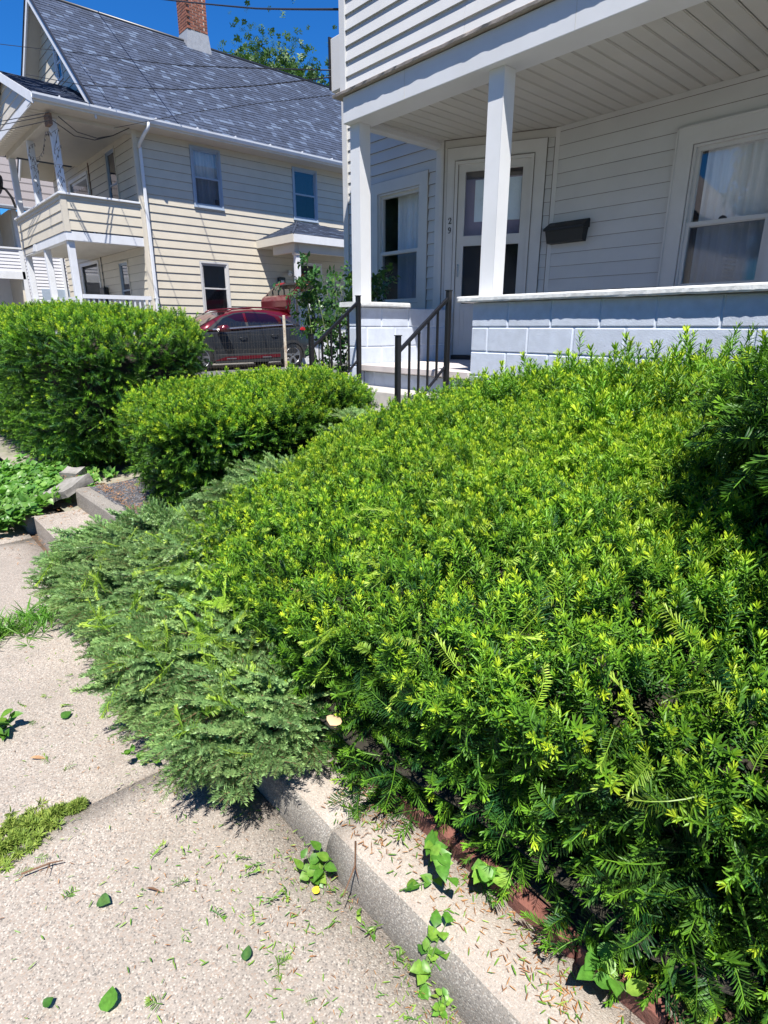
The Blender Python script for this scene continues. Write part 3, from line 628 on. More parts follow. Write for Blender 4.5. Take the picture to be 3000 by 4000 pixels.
def shingle_roof(parent, P0, du, dv, n_, ulen, vlen, expo, nparts, lens=(.13, .18, .24), inside=None):
    """P0: eave corner; du along eave, dv up the slope; nearest shingles become parts, the others one part"""
    items = []; r = 0; v = 0.0
    while v < vlen-.02:
        u = -random.uniform(0, .3)
        while u < ulen:
            L = random.choice(lens); a, b = max(u, 0), min(u+L, ulen)
            if b-a > .03 and (inside is None or inside((a+b)/2, v+expo/2)):
                tone = random.choice((0, .1, .2, .3, .4, .5, .6, .65)) if random.random() < .86 else random.choice((.8, .9, 1.0))
                items.append((a, b-a, v, tone, random.choice((.012, .016))))
            u += L
        v += expo; r += 1
    rot = Matrix((du, -dv, n_)).transposed().to_4x4()
    items.sort(key=lambda q: ((P0+du*q[0]+dv*q[2])).length)
    for q in items[:nparts]:
        o = bpy.data.objects.new('shingle', shingle_mesh(round(q[1]/.02)*.02 if q[1] < .3 else .32, expo+.02, q[4], q[3])); link(o, parent)
        p = P0+du*q[0]+dv*(q[2]+expo+.01); o.matrix_local = Matrix.Translation(p-off(parent)) @ rot
    V, Fc, tn = [], [], []
    for a, L, v, tone, th in items[nparts:]:
        k = len(V)
        for lv, lz in ((v, th), (v+expo+.01, .003)):
            for uu in (a, a+L-.004): V.append(P0+du*uu+dv*lv+n_*lz)
        for uu in (a, a+L-.004): V.append(P0+du*uu+dv*v+n_*.001)
        Fc += [(k, k+1, k+3, k+2), (k+4, k+5, k+1, k)]; tn += [tone]*6
    if V:
        o = part('shingle_field', V, Fc, SHINGLE, parent, False, False); o['kind'] = 'stuff'; toned(o, tn)
shingle_roof(rf, Vector((EX, RY0, EZ-.006)), Vector((0, 1, 0)), -sd_, nrm, RY1-RY0, SLn-.02, .142, 300)
tube('ridge_cap', [(RX, RY0, RZ), (RX, RY1, RZ)], .05, METER, C, 6)
# eave, gutter, downspout
box('eave_soffit', (HX, 3.99, 4.575), (EX+.0, RY1, 4.595), CEILCREAM, C)
box('fascia', (EX-.01, 3.98, 4.58), (EX+.015, RY1, 4.72), PORCHWHITE, C)
def gutter(nm, x, y0, y1, z, parent, w=.11):
    prof = [(0, 0), (.05, -.012), (w*.75, -.005), (w, .06), (w+.004, .10), (w-.012, .10), (w-.016, .07), (w*.7, .012), (.01, .012), (0, .09)]
    V = [(x+p[0], y, z+p[1]) for y in (y0, y1) for p in prof]; m_ = len(prof)
    return part(nm, V, [(i, (i+1) % m_, m_+(i+1) % m_, m_+i) for i in range(m_)]+[tuple(range(m_)), tuple(range(2*m_-1, m_-1, -1))], GUTTER, parent)
g = gutter('gutter', EX+.012, 3.97, RY1, 4.625, C)
for y in np.arange(4.5, 16.5, 1.05): box('gutter_strap', (EX+.012, y, 4.722), (EX+.12, y+.02, 4.76), GUTTER, g)
ds = tube('downspout', [(-15.70, 6.42, 4.64), (-15.71, 6.42, 4.54), (-15.86, 6.36, 4.42), (-16.10, 6.34, 4.30), (-16.235, 6.335, 4.20)], .042, GUTTER, C, 8)
box('downspout_pipe', (-16.27, 6.325, -1.0), (-16.20, 6.40, 4.22), GUTTER, C, bev=.008)
box('downspout_strap', (-16.272, 6.30, .70), (-16.198, 6.42, .72), GUTTER, C)
# gable front above the porch roof
tanp = (RZ-EZ)/(EX-RX)
gclip = lambda z: (RX-(RZ-.08-z)/tanp, RX+(RZ-.08-z)/tanp) if z < RZ-.1 else None
TG = frame((0, 5.62), (1, 0), (0, -1))
siding(TG, HL, HX+.3, 4.85, RZ-.1, S, CREAM, C, [(-19.45, -18.90, 6.15, 7.05)], .016, .003, clip=gclip, lap=.004)
window(TG, -19.40, -18.95, 6.2, 7.0, 6.6, C, trim=.05, tmat=PORCHWHITE, fmat=PORCHWHITE, deep=.05, curtain=None, sill=False)
for s in (1, -1):
    e = (RX+s*(EX-RX), EZ); o_ = -.10
    for nm, y0, y1, dz, th, mt in (('rake_board', RY0-.005, RY0+.035, .0, .24, PORCHWHITE), ('rake_edge', RY0-.03, RY0+.02, .02, .05, METER)):
        V = [(p[0], y, p[1]+dz-(th if k else 0)) for p in ((RX, RZ), e) for y in (y0, y1) for k in (0, 1)]
        part(nm, V, BF, mt, C)
    # soffit boards under the rake overhang
    nb = 22
    for i in range(nb):
        t0, t1 = i/nb, (i+.96)/nb; V = []
        for t in (t0, t1):
            x = RX+s*(EX-RX)*t; z = RZ+(EZ-RZ)*t-.13
            for y in (RY0+.03, 5.63):
                for dz in (0, -.012): V.append((x, y, z+dz))
        part('rake_soffit_board', V, BF, CEILCREAM, C)
# chimney on the ridge
ch = empty('chimney', (-20.1, 9.8, 8.0)); ch.parent = C; ch.location = Vector((-20.1, 9.8, 8.2))-C.location
CHX, CHY, cw_, cl_ = -19.8, 9.80, .58, .66
box('mortar_core', (CHX-cw_/2+.008, CHY-cl_/2+.008, 7.9), (CHX+cw_/2-.008, CHY+cl_/2-.008, 10.32), CHIMORT, ch)
bmv, bmf = bevel_mesh(bxv((-.1, -.048, -.031), (.1, .048, .031)), BF, .004); brick_me = mesh('brick', bmv, bmf, BRICK)
bmv2, bmf2 = bevel_mesh(bxv((-.048, -.048, -.031), (.048, .048, .031)), BF, .004); half_me = mesh('brick', bmv2, bmf2, BRICK)
def brickat(p, rz, me): o = bpy.data.objects.new('brick', me); link(o, ch); o.location = Vector(p)-off(ch); o.rotation_euler = (0, 0, rz)
r = 0; z = 8.52
while z < 10.30:
    k = 3
    for i in range(-1, k+1):     # face towards +X (runs along Y) and face towards -Y (runs along X)
        y = CHY-cl_/2+.11+i*.213+(.106 if r % 2 else 0)
        if CHY-cl_/2+.09 < y < CHY+cl_/2-.09: brickat((CHX+cw_/2-.046+random.uniform(-.003, .003), y, z), math.pi/2, brick_me)
        x = CHX-cw_/2+.11+i*.2+(.1 if r % 2 else 0)
        if CHX-cw_/2+.09 < x < CHX+cw_/2-.06: brickat((x, CHY-cl_/2+.046+random.uniform(-.003, .003), z), 0, brick_me)
    for q in ((CHX+cw_/2-.046, CHY-cl_/2+.046), (CHX+cw_/2-.046, CHY+cl_/2-.046), (CHX-cw_/2+.046, CHY-cl_/2+.046)): brickat((*q, z), 0, half_me)
    z += .0735; r += 1
box('crown', (CHX-.33, CHY-.37, 10.28), (CHX+.33, CHY+.37, 10.48), METER, ch, bev=.02)
part('flashing', [(CHX+sx*d, CHY+sy*e, z) for d, e, z in ((.34, .40, 7.90), (.298, .338, 8.46)) for sx, sy in ((-1, -1), (1, -1), (1, 1), (-1, 1))], [(i, (i+1) % 4, 4+(i+1) % 4, 4+i) for i in range(4)], FLASH, ch)
# double porch
PXL, PY = -20.97, 4.404
TPF = frame((0, PY), (1, 0), (0, -1)); 
siding(TPF, PXL, HX-.09, 2.16, 2.93, .225, CREAM, C, (), .022, .003); siding(TS, PY+.10, 6.22, 2.19, 2.93, .225, CREAM, C, (), .022, .003)
box('balcony_corner', (HX-.09, PY-.022, 2.15), (HX+.024, PY+.10, 2.93), CREAMTRIM, C); box('balcony_end', (PXL-.02, PY-.02, 2.15), (PXL+.05, 6.25, 2.93), CREAMTRIM, C)
box('balcony_rail', (PXL-.06, PY-.07, 2.93), (HX+.07, PY+.12, 2.975), PORCHWHITE, C, bev=.006); box('balcony_rail', (HX-.10, PY+.12, 2.93), (HX+.07, 6.22, 2.975), PORCHWHITE, C, bev=.006)
box('balcony_floor', (PXL, PY, 1.99), (HX-.02, HYF, 2.13), CEILCREAM, C)
# lower beam: broken away at its far end, bare wood behind
box('lower_beam', (-19.30, PY-.01, 1.955), (HX+.01, PY+.13, 2.155), PORCHWHITE, C, bev=.005)
box('lower_beam_side', (HX-.12, PY+.13, 1.955), (HX+.01, 6.22, 2.155), PORCHWHITE, C, bev=.005)
box('rotten_beam', (PXL, PY+.03, 1.975), (-19.30, PY+.13, 2.15), ROTTEN, C); box('beam_bottom_board', (PXL, PY-.0, 1.955), (-19.30, PY+.13, 1.972), PORCHWHITE, C)
prism('peeling_board', [(-19.75, 1.99), (-19.30, 1.96), (-19.30, 2.15), (-19.55, 2.15)], -.005, .018, PORCHWHITE, C, TPF)
for x in (-16.50, -18.72, -20.90):
    box('lower_post', (x, PY+.02, -1.1), (x+.15, PY+.17, 1.96), PORCHWHITE, C, bev=.006)
    box('upper_post', (x-.02, PY+.02, 2.975), (x+.13, PY+.17, 4.52), PORCHWHITE, C, bev=.006)
box('upper_beam', (PXL-.05, PY+.0, 4.49), (HX+.02, PY+.18, 4.66), CEILCREAM, C, bev=.006); box('upper_beam_side', (HX-.16, PY+.18, 4.49), (HX+.02, 6.24, 4.60), CEILCREAM, C)
box('upper_ceiling', (PXL, PY+.18, 4.58), (HX-.16, HYF, 4.63), CEILCREAM, C)
box('lower_rail', (HX-.05, PY+.17, .66), (HX+.03, 6.24, .755), PORCHWHITE, C); box('lower_rail', (PXL, PY+.05, .62), (-16.5, PY+.13, .70), PORCHWHITE, C)
for i in range(13): box('baluster', (HX-.03, PY+.26+i*.125, -.30), (HX+.01, PY+.30+i*.125, .66), PORCHWHITE, C)
for i in range(24): box('baluster', (PXL+.2+i*.18, PY+.07, -.30), (PXL+.24+i*.18, PY+.11, .62), PORCHWHITE, C)
box('porch_deck', (PXL, PY, -.40), (HX, HYF, -.30), PORCHWHITE, C)
# porch roof (front gable)
PRX, PRZ, PY0 = -18.63, 5.90, 3.99
pr = plane_roof('porch_roof', (PRX, PRZ-.012), (EX, EZ-.012), PY0, HYF, SHINGLE, C, .08); toned(pr, [.35]*8)
pl = plane_roof('porch_roof', (PRX, PRZ-.012), (2*PRX-EX, EZ-.012), PY0, HYF, SHINGLE, C, .08); toned(pl, [.35]*8)
ps = Vector((EX-PRX, 0, EZ-PRZ)); pd = ps.normalized(); pn = Vector((-pd.z, 0, pd.x))
shingle_roof(pr, Vector((EX, PY0, EZ-.006)), Vector((0, 1, 0)), -pd, pn, HYF-PY0, ps.length-.02, .142, 0)
for s in (1, -1):
    V = [(p[0], y, p[1]-(.20 if k else 0)) for p in ((PRX, PRZ), (PRX+s*(EX-PRX), EZ)) for y in (PY0-.012, PY0+.02) for k in (0, 1)]
    part('porch_rake_board', V, BF, PORCHWHITE, C)
tp = (PRZ-EZ)/(EX-PRX)
siding(frame((0, 4.13), (1, 0), (0, -1)), PXL-.3, HX+.3, 4.72, PRZ-.12, S, CREAM, C, (), .016, .003, clip=lambda z: (PRX-(PRZ-.1-z)/tp, PRX+(PRZ-.1-z)/tp))
for i in range(26):
    x = PXL-.35+i*(HX+.45-PXL+.35)/26; box('eave_board', (x, PY0+.03, 4.62), (x+.185, PY+.02, 4.635), CEILCREAM, C)
box('porch_frieze', (PXL-.4, PY0+.0, 4.56), (HX+.3, PY0+.03, 4.72), PORCHWHITE, C)
# side entrance with hipped roof
ERX = -14.36
pz = 2.37
A_ = [Vector(p) for p in ((HX, 9.50, pz), (ERX, 9.50, pz), (ERX, 13.2, pz), (HX, 13.2, pz))]; T1, T2 = Vector((HX, 10.95, 3.02)), Vector((HX, 11.75, 3.02))
er = part('entrance_roof', [*A_, T1, T2], [(0, 1, 4), (1, 2, 5, 4), (2, 3, 5), (0, 3, 2, 1), (0, 4, 5, 3)], SHINGLE, C); toned(er, [.5]*6)
def hipface(P, Q, tops):
    du = (Q-P).normalized(); n_ = (Q-P).cross(tops[0]-P).normalized(); n_ = n_ if n_.z > 0 else -n_; dv = n_.cross(du); dv = dv if dv.z > 0 else -dv
    poly = [((q-P).dot(du), (q-P).dot(dv)) for q in [P, Q]+list(tops)]
    def ins(u, v):
        c = False; j = len(poly)-1
        for i in range(len(poly)):
            if (poly[i][1] > v) != (poly[j][1] > v) and u < (poly[j][0]-poly[i][0])*(v-poly[i][1])/(poly[j][1]-poly[i][1])+poly[i][0]: c = not c
            j = i
        return c
    shingle_roof(er, P+n_*.004, du, dv, n_, (Q-P).length, max(p[1] for p in poly), .13, 0, inside=ins)
hipface(A_[0], A_[1], (T1,)); hipface(A_[1], A_[2], (T2, T1))
tube('hip_cap', [A_[1]+Vector((0, 0, .012)), T1+Vector((0, 0, .012))], .03, SHINGLE, er, 4)
box('entrance_fascia', (HX, 9.485, pz-.20), (ERX+.0, 9.52, pz+.0), CEILCREAM, C); box('entrance_fascia', (ERX-.03, 9.52, pz-.20), (ERX+.012, 13.2, pz), PORCHWHITE, C)
box('entrance_beam', (-15.60, 9.62, 1.94), (-14.50, 9.74, 2.17), CEILCREAM, C); box('entrance_beam', (-14.62, 9.74, 1.94), (-14.48, 13.0, 2.17), CEILCREAM, C)
box('entrance_soffit', (HX, 9.52, 2.165), (ERX-.03, 13.2, 2.18), CEILCREAM, C)
ep = box('entrance_post', (-14.62, 9.66, -.9), (-14.49, 9.80, 1.88), PORCHWHITE, C, bev=.004); box('post_capital', (-14.65, 9.63, 1.87), (-14.46, 9.83, 1.94), CEILCREAM, ep, bev=.006)
n27 = empty('house_number', (0, 0, 0)); n27.parent = C; n27.location = Vector((-14.55, 9.66, 1.2))-C.location
TN = frame((0, 9.66), (1, 0), (0, -1)); numeral('2', -14.585, 1.24, .10, TN, DARKTXT, n27); numeral('7', -14.52, 1.20, .10, TN, DARKTXT, n27)
box('entrance_half_wall', (-14.66, 9.66, -1.1), (-14.45, 12.8, .03), PORCHWHITE, C); box('half_wall_cap', (-14.70, 9.60, .03), (-14.40, 12.8, .07), PORCHWHITE, C)
box('entrance_inner_post', (-14.66, 9.80, .07), (-14.50, 10.1, .62), PORCHWHITE, C)
edr = ring('entrance_door', 10.72, 11.80, -.76, 1.90, .09, 0, .04, PORCHWHITE, C, TS, wb=.02); box('door_panel', (10.80, -.05, -.74), (11.72, -.02, 1.82), SEATDK, edr, TS)
for j in range(3): box('door_muntin', (11.02+.14*j, -.02, .35), (11.035+.14*j, -.012, 1.55), PORCHWHITE, edr, TS)
box('storm_door_leaf', (11.50, -.02, -.74), (11.72, .01, 1.80), PORCHWHITE, edr, TS)
ml = empty('letter_box', (0, 0, 0)); ml.parent = C; ml.location = Vector((HX, 10.2, 1.1))-C.location
box('case', (10.13, .02, .95), (10.37, .12, 1.42), METER, ml, TS, .02); box('card', (10.20, .121, 1.22), (10.31, .124, 1.33), WHITEBALL, ml, TS)
fl = empty('flood_light', (0, 0, 0)); fl.parent = C; fl.location = Vector((HX+.05, 10.6, 1.55))-C.location
V, Fc = tubev([(HX+.02, 10.56, 1.58), (HX+.09, 10.56, 1.58)], .055, 10); part('base', V, Fc, LAMPW, fl)
for dy in (-.07, .10): V, Fc = tubev([(HX+.07, 10.56+dy*.4, 1.58), (HX+.15, 10.56+dy, 1.53), (HX+.22, 10.56+dy*1.3, 1.50)], [.02, .05, .06], 10); part('lamp_head', V, Fc, LAMPW, fl, True)

# ------------------------------------------------------------------ far white house up the street
W = empty('far_house', (-28, 8, -1.2), 'white clapboard house with brown-grey roof beyond the cream house', 'house')
FX = -26.2
TW = frame((FX, 0), (0, 1), (1, 0))
siding(TW, 5.45, 12.5, -1.2, 3.95, .115, FARSIDE, W, (), .02, .003)
siding(TW, 1.5, 5.45, 1.92, 2.68, .115, FARSIDE, W, (), .02, .003)
box('porch_band', (FX-.1, 1.5, 1.66), (FX+.03, 5.45, 1.92), PORCHWHITE, W); box('porch_rail', (FX-.1, 1.45, 2.68), (FX+.05, 5.47, 2.74), PORCHWHITE, W)
for y in (1.6, 5.36): box('porch_post', (FX-.1, y, -1.2), (FX+.03, y+.14, 4.0), PORCHWHITE, W)
box('recessed_wall', (-30, 5.3, -1.2), (FX-.12, 5.4, 4.0), CREAMTRIM, W); box('porch_back', (-28.4, -1.5, -1.2), (-28.3, 5.4, 5.6), FARSIDE, W)
TW2 = frame((-28.3, 0), (0, 1), (1, 0)); window(TW2, 3.9, 4.6, .2, 1.3, .75, W, trim=.1, curtain=BLIND, cur=(0, 1))
box('side_window', (5.9, 0, .3), (6.9, .04, 1.35), STORM, W, TW)
box('downspout', (FX+.02, 6.7, -1.2), (FX+.1, 6.78, 3.9), GUTTER, W)
for i in range(14): box('roof_course', (FX+.55-.42*i, 1.0, 4.0+.34*i), (FX+.10-.42*i, 13, 4.05+.34*i), FARROOF, W)
V = [(FX+.5, y, 4.02) for y in (1, 13)]+[(FX-5.5, y, 9.0) for y in (1, 13)]; part('roof', V+[(a, b, c-.1) for a, b, c in V], [(0, 1, 3, 2), (4, 6, 7, 5), (0, 4, 5, 1), (2, 3, 7, 6), (0, 2, 6, 4), (1, 5, 7, 3)], FARROOF, W)
gutter('gutter', FX+.45, 1.0, 13, 3.96, W)

# ------------------------------------------------------------------ foliage tools
SRC = []   # sprig source objects live outside the scene; foliage objects instance their geometry
def sprig_obj(name, V, Fc, tint, mat, smooth=False, mats=None, mi=None):
    me = bpy.data.meshes.new(name); me.from_pydata([tuple(v) for v in V], [], Fc)
    for x in (mats or [mat]): me.materials.append(x)
    if mi: me.polygons.foreach_set('material_index', mi)
    a = me.attributes.new('tint', 'FLOAT', 'POINT'); a.data.foreach_set('value', [float(t) for t in tint])
    if smooth: me.polygons.foreach_set('use_smooth', [True]*len(me.polygons))
    o = bpy.data.objects.new(name, me); SRC.append(o); return o
def needle(V, Fc, tint, base, d, nrm_, L, w, t0, t1, fold=.25):
    d = d.normalized(); s = d.cross(nrm_).normalized(); n_ = s.cross(d).normalized(); k = len(V)
    V += [base, base+d*L*.22+s*w*.42+n_*w*fold*.4, base+d*L*.72+s*w*.5+n_*w*fold-Vector((0, 0, 0)), base+d*L, base+d*L*.72-s*w*.5+n_*w*fold, base+d*L*.22-s*w*.42+n_*w*fold*.4, base+d*L*.5]
    Fc += [(k, k+1, k+6), (k+1, k+2, k+6), (k+2, k+3, k+6), (k+3, k+4, k+6), (k+4, k+5, k+6), (k+5, k, k+6)] if w > .0021 else [(k, k+2, k+3, k+4)]
    tint += [t0, t0, t1, t1, t1, t0, (t0+t1)/2]
def yew_sprig(seed, L, nn, nl, w, flat, base_t, tip_t, arch=.15, wood=True):
    R = random.Random(seed); V, Fc, ti, mi = [], [], [], []
    axis = lambda t: Vector((arch*L*t*t*R_x, arch*L*t*t*R_y, L*t*(1-.08*t)))
    a0 = R.uniform(0, 6.28); R_x, R_y = math.cos(a0), math.sin(a0)
    tv, tf = tubev([axis(i/4) for i in range(5)], [.0014, .0013, .0011, .0009, .0006], 3, False)
    V += tv; Fc += tf; ti += [.15+.35*i/len(tv) for i in range(len(tv))]; mi += [1 if wood else 0]*len(tf)
    for i in range(nn):
        t = .10+.90*(i+.5)/nn; p = axis(t); ph = (i*2.39996+R.uniform(-.3, .3))
        if flat: ph = (0 if i % 2 else math.pi)+R.uniform(-.45, .45)
        rad = Vector((math.cos(ph), math.sin(ph), 0)); fwd = .35+.75*t**2.2+R.uniform(-.15, .2)
        d = rad+Vector((0, 0, fwd)); ln = nl*(1-.45*max(0, t-.75)/.25)*R.uniform(.82, 1.12)
        tt = base_t+(tip_t-base_t)*t**1.6+R.uniform(-.06, .06); k = len(Fc)
        needle(V, Fc, ti, p, d, Vector((0, 0, 1)) if flat is False else Vector((0, .3, 1)), ln, w*R.uniform(.85, 1.15), tt-.08, tt); mi += [0]*(len(Fc)-k)
    for q in range(5):   # terminal tuft
        ph = q*1.2566+R.uniform(-.4, .4); k = len(Fc)
        needle(V, Fc, ti, axis(1.0), Vector((math.cos(ph)*.5, math.sin(ph)*.5, 1)), Vector((1, 0, .1)), nl*.7, w*.9, tip_t, tip_t+.1); mi += [0]*(len(Fc)-k)
    return V, Fc, ti, mi
YW = []
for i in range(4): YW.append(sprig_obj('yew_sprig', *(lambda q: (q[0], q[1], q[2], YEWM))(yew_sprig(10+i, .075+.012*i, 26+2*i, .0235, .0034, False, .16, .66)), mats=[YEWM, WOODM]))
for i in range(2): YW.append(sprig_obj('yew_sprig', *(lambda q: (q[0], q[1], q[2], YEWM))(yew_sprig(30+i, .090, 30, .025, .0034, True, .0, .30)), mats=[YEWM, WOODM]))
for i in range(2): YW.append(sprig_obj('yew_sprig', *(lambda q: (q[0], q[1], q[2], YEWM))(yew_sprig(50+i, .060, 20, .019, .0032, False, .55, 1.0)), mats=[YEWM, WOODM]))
CL = [sprig_obj('yew_clipping', *(lambda q: (q[0], q[1], q[2], CLIPM))(yew_sprig(70+i, .11+.02*i, 30+4*i, .027, .0036, True, .35, .75, .3, False)), mats=[CLIPM, CLIPM]) for i in range(3)]
def spruce_sprig(seed, L, nside, tip):
    R = random.Random(seed); V, Fc, ti, mi = [], [], [], []
    def twig(a, d, L, nn, r0):
        d = d.normalized(); s = d.cross(Vector((0, 0, 1))).normalized(); u_ = s.cross(d)
        ax = lambda t: a+d*L*t-Vector((0, 0, .10*L*t*t))
        tv, tf = tubev([ax(i/3) for i in range(4)], [r0, r0*.8, r0*.6, r0*.35], 3, False); k = len(V)
        V.extend(tv); Fc.extend([tuple(j+k for j in f) for f in tf]); ti.extend([.1]*len(tv)); mi.extend([1]*len(tf))
        for i in range(nn):
            t = .06+.96*(i+.5)/nn; ph = R.uniform(-.55, math.pi+.55); rad = s*math.cos(ph)+u_*math.sin(ph)
            k = len(V); tt = .32+.40*t*tip+R.uniform(-.14, .14); ln = R.uniform(.011, .015)*(1-.25*max(0, t-.8)/.2); w = .0024
            q = (rad+d*(.6+.45*t)).normalized(); sd = q.cross(d).normalized()*w*.5; p = ax(min(t, 1))
            V.extend([p+sd*.6, p+q*ln*.6+sd, p+q*ln, p+q*ln*.6-sd, p-sd*.6]); Fc.append((k, k+1, k+2, k+3, k+4)); ti.extend([tt-.1, tt, tt+.08, tt, tt-.1]); mi.append(0)
        return ax
    ax = twig(Vector((0, 0, 0)), Vector((1, 0, .05)), L, int(L*900), .0014)
    for j in range(nside):
        t = .12+.62*j/nside; sgn = 1 if j % 2 else -1; l2 = L*(.58-.34*t)*R.uniform(.8, 1.1)
        twig(ax(t), Vector((.95, sgn*.75, .06*R.uniform(-1, 1))), l2, int(l2*900), .0011)
    return V, Fc, ti, mi
def so_(nm, q, mats): return sprig_obj(nm, q[0], q[1], q[2], None, mats=mats, mi=q[3])
SP = [so_('spruce_sprig', spruce_sprig(90+i, .085+.014*i, 5+i % 3, .6+.25*(i % 2)), [SPRM, TWIG]) for i in range(4)]
def leaf_mesh(V, Fc, ti, base, d, n_, L, w, t0, shape='ovate', bend=.25):
    d = d.normalized(); s = d.cross(n_).normalized(); n_ = s.cross(d).normalized(); k = len(V)
    prof = {'ovate': [(.0, .0), (.12, .34), (.32, .5), (.58, .42), (.82, .2), (1, 0)], 'heart': [(-.06, .18), (.05, .46), (.25, .52), (.55, .38), (.82, .15), (1, 0)], 'long': [(0, .05), (.2, .3), (.5, .42), (.8, .25), (1, 0)], 'goose': [(0, .04), (.14, .22), (.34, .50), (.52, .40), (.62, .42), (.85, .18), (1, 0)]}[shape]
    for t, h in prof:
        c = base+d*L*t-n_*bend*L*t*t
        V += [c+s*h*w+n_*h*w*.22, c, c-s*h*w+n_*h*w*.22]; ti += [t0, t0+.16, t0]
    for i in range(len(prof)-1):
        a = k+3*i; Fc += [(a, a+1, a+4, a+3), (a+1, a+2, a+5, a+4)]
def leaf_sprig(nm, seed, mat, n, spread, L, w, shape, hgt, tint=.5, stem=True, up=.4):
    R = random.Random(seed); V, Fc, ti, mi = [], [], [], []
    if stem:
        tv, tf = tubev([(0, 0, 0), (.1*spread, 0, hgt*.5), (0, .1*spread, hgt)], [.002, .0016, .001], 4, False); V += tv; Fc += tf; ti += [.4]*len(tv)
    for i in range(n):
        t = (i+.6)/n; ph = i*2.4+R.uniform(-.5, .5); rad = Vector((math.cos(ph), math.sin(ph), 0)); b = Vector((0, 0, hgt*t))+rad*spread*.25
        d = rad+Vector((0, 0, up*R.uniform(.2, 1.4)))
        leaf_mesh(V, Fc, ti, b, d, Vector((0, 0, 1)), L*R.uniform(.7, 1.15), w*R.uniform(.8, 1.1), tint+R.uniform(-.2, .25), shape)
    return sprig_obj(nm, V, Fc, ti, mat, True)
RO = [leaf_sprig('rose_spray', 110+i, ROSEM, 7, .03, .055, .042, 'ovate', .10, .45) for i in range(3)]
IV = [leaf_sprig('ivy_spray', 120+i, IVYM, 6, .03, .050, .042, 'heart', .05, .5, True, .7) for i in range(3)]
MS = [leaf_sprig('moss_spray', 130+i, MOSSM, 12, .008, .020, .0042, 'long', .006, .5, False, .9) for i in range(3)]
TL = [leaf_sprig('leaf_cluster', 140+i, TREEM, 12, .12, .16, .10, 'ovate', .34, .45) for i in range(3)]
GR = [leaf_sprig('grass_tuft', 150+i, WEEDM, 9, .01, .16, .012, 'long', .01, .4, False, 1.6) for i in range(2)]
IR = [leaf_sprig('strap_leaf_tuft', 155+i, WEEDM, 8, .02, .38, .035, 'long', .01, .45, False, 2.2) for i in range(2)]

_GN = {}
def scatter_group(srcs):
    key = tuple(o.name for o in srcs)
    if key in _GN: return _GN[key]
    g = bpy.data.node_groups.new('scatter', 'GeometryNodeTree'); _GN[key] = g
    g.interface.new_socket('Geometry', in_out='INPUT', socket_type='NodeSocketGeometry'); g.interface.new_socket('Geometry', in_out='OUTPUT', socket_type='NodeSocketGeometry')
    N, L = g.nodes.new, g.links.new
    i, o = N('NodeGroupInput'), N('NodeGroupOutput'); ip = N('GeometryNodeInstanceOnPoints'); g2i = N('GeometryNodeGeometryToInstance')
    for s in reversed(srcs):     # multi-input sockets list the last link first
        oi = N('GeometryNodeObjectInfo'); oi.inputs['Object'].default_value = s; oi.transform_space = 'ORIGINAL'; L(oi.outputs['Geometry'], g2i.inputs[0])
    def at(nm, ty): a = N('GeometryNodeInputNamedAttribute'); a.data_type = ty; a.inputs['Name'].default_value = nm; return a.outputs[0]
    L(i.outputs[0], ip.inputs['Points']); L(g2i.outputs[0], ip.inputs['Instance']); ip.inputs['Pick Instance'].default_value = True
    L(at('idx', 'INT'), ip.inputs['Instance Index']); L(at('rot', 'FLOAT_VECTOR'), ip.inputs['Rotation']); L(at('scl', 'FLOAT'), ip.inputs['Scale'])
    L(ip.outputs[0], o.inputs[0]); return g
def eulers(D, roll, axis='Z'):
    """rotation (XYZ euler) that takes local Z (or X) to each unit row of D, with a roll about it"""
    D = D/np.linalg.norm(D, axis=1, keepdims=True)
    ref = np.where(np.abs(D[:, 2:3]) > .95, np.array([[1., 0, 0]]), np.array([[0, 0, 1.]]))
    a = np.cross(ref, D); a /= np.linalg.norm(a, axis=1, keepdims=True); b = np.cross(D, a)
    c, s = np.cos(roll)[:, None], np.sin(roll)[:, None]; a, b = a*c+b*s, -a*s+b*c
    if axis == 'Z': Xc, Yc, Zc = a, b, D
    else: Xc, Yc, Zc = D, a, b
    y = -np.arcsin(np.clip(Xc[:, 2], -1, 1)); x = np.arctan2(Yc[:, 2], Zc[:, 2]); z = np.arctan2(Xc[:, 1], Xc[:, 0])
    return np.stack([x, y, z], 1)
def scatter(name, P, E, scl, idx, srcs, parent, kind='stuff'):
    me = bpy.data.meshes.new(name); P = np.asarray(P)-np.array(off(parent)) if parent else np.asarray(P)
    me.vertices.add(len(P)); me.vertices.foreach_set('co', P.astype(np.float32).ravel())
    for nm, ty, v in (('rot', 'FLOAT_VECTOR', E), ('scl', 'FLOAT', scl), ('idx', 'INT', idx)):
        a = me.attributes.new(nm, ty, 'POINT'); a.data.foreach_set('vector' if ty == 'FLOAT_VECTOR' else 'value', np.ascontiguousarray(v, np.int32 if ty == 'INT' else np.float32).ravel())
    o = bpy.data.objects.new(name, me); link(o, parent); md = o.modifiers.new('scatter', 'NODES'); md.node_group = scatter_group(srcs)
    for s in srcs:
        for m_ in s.data.materials:
            if m_ and m_.name not in me.materials: me.materials.append(m_)
    if kind: o['kind'] = kind
    return o
def vnoise(P, f, seed=0): return np.array([mnoise.noise((p[0]*f+seed, p[1]*f, p[2]*f)) for p in P])
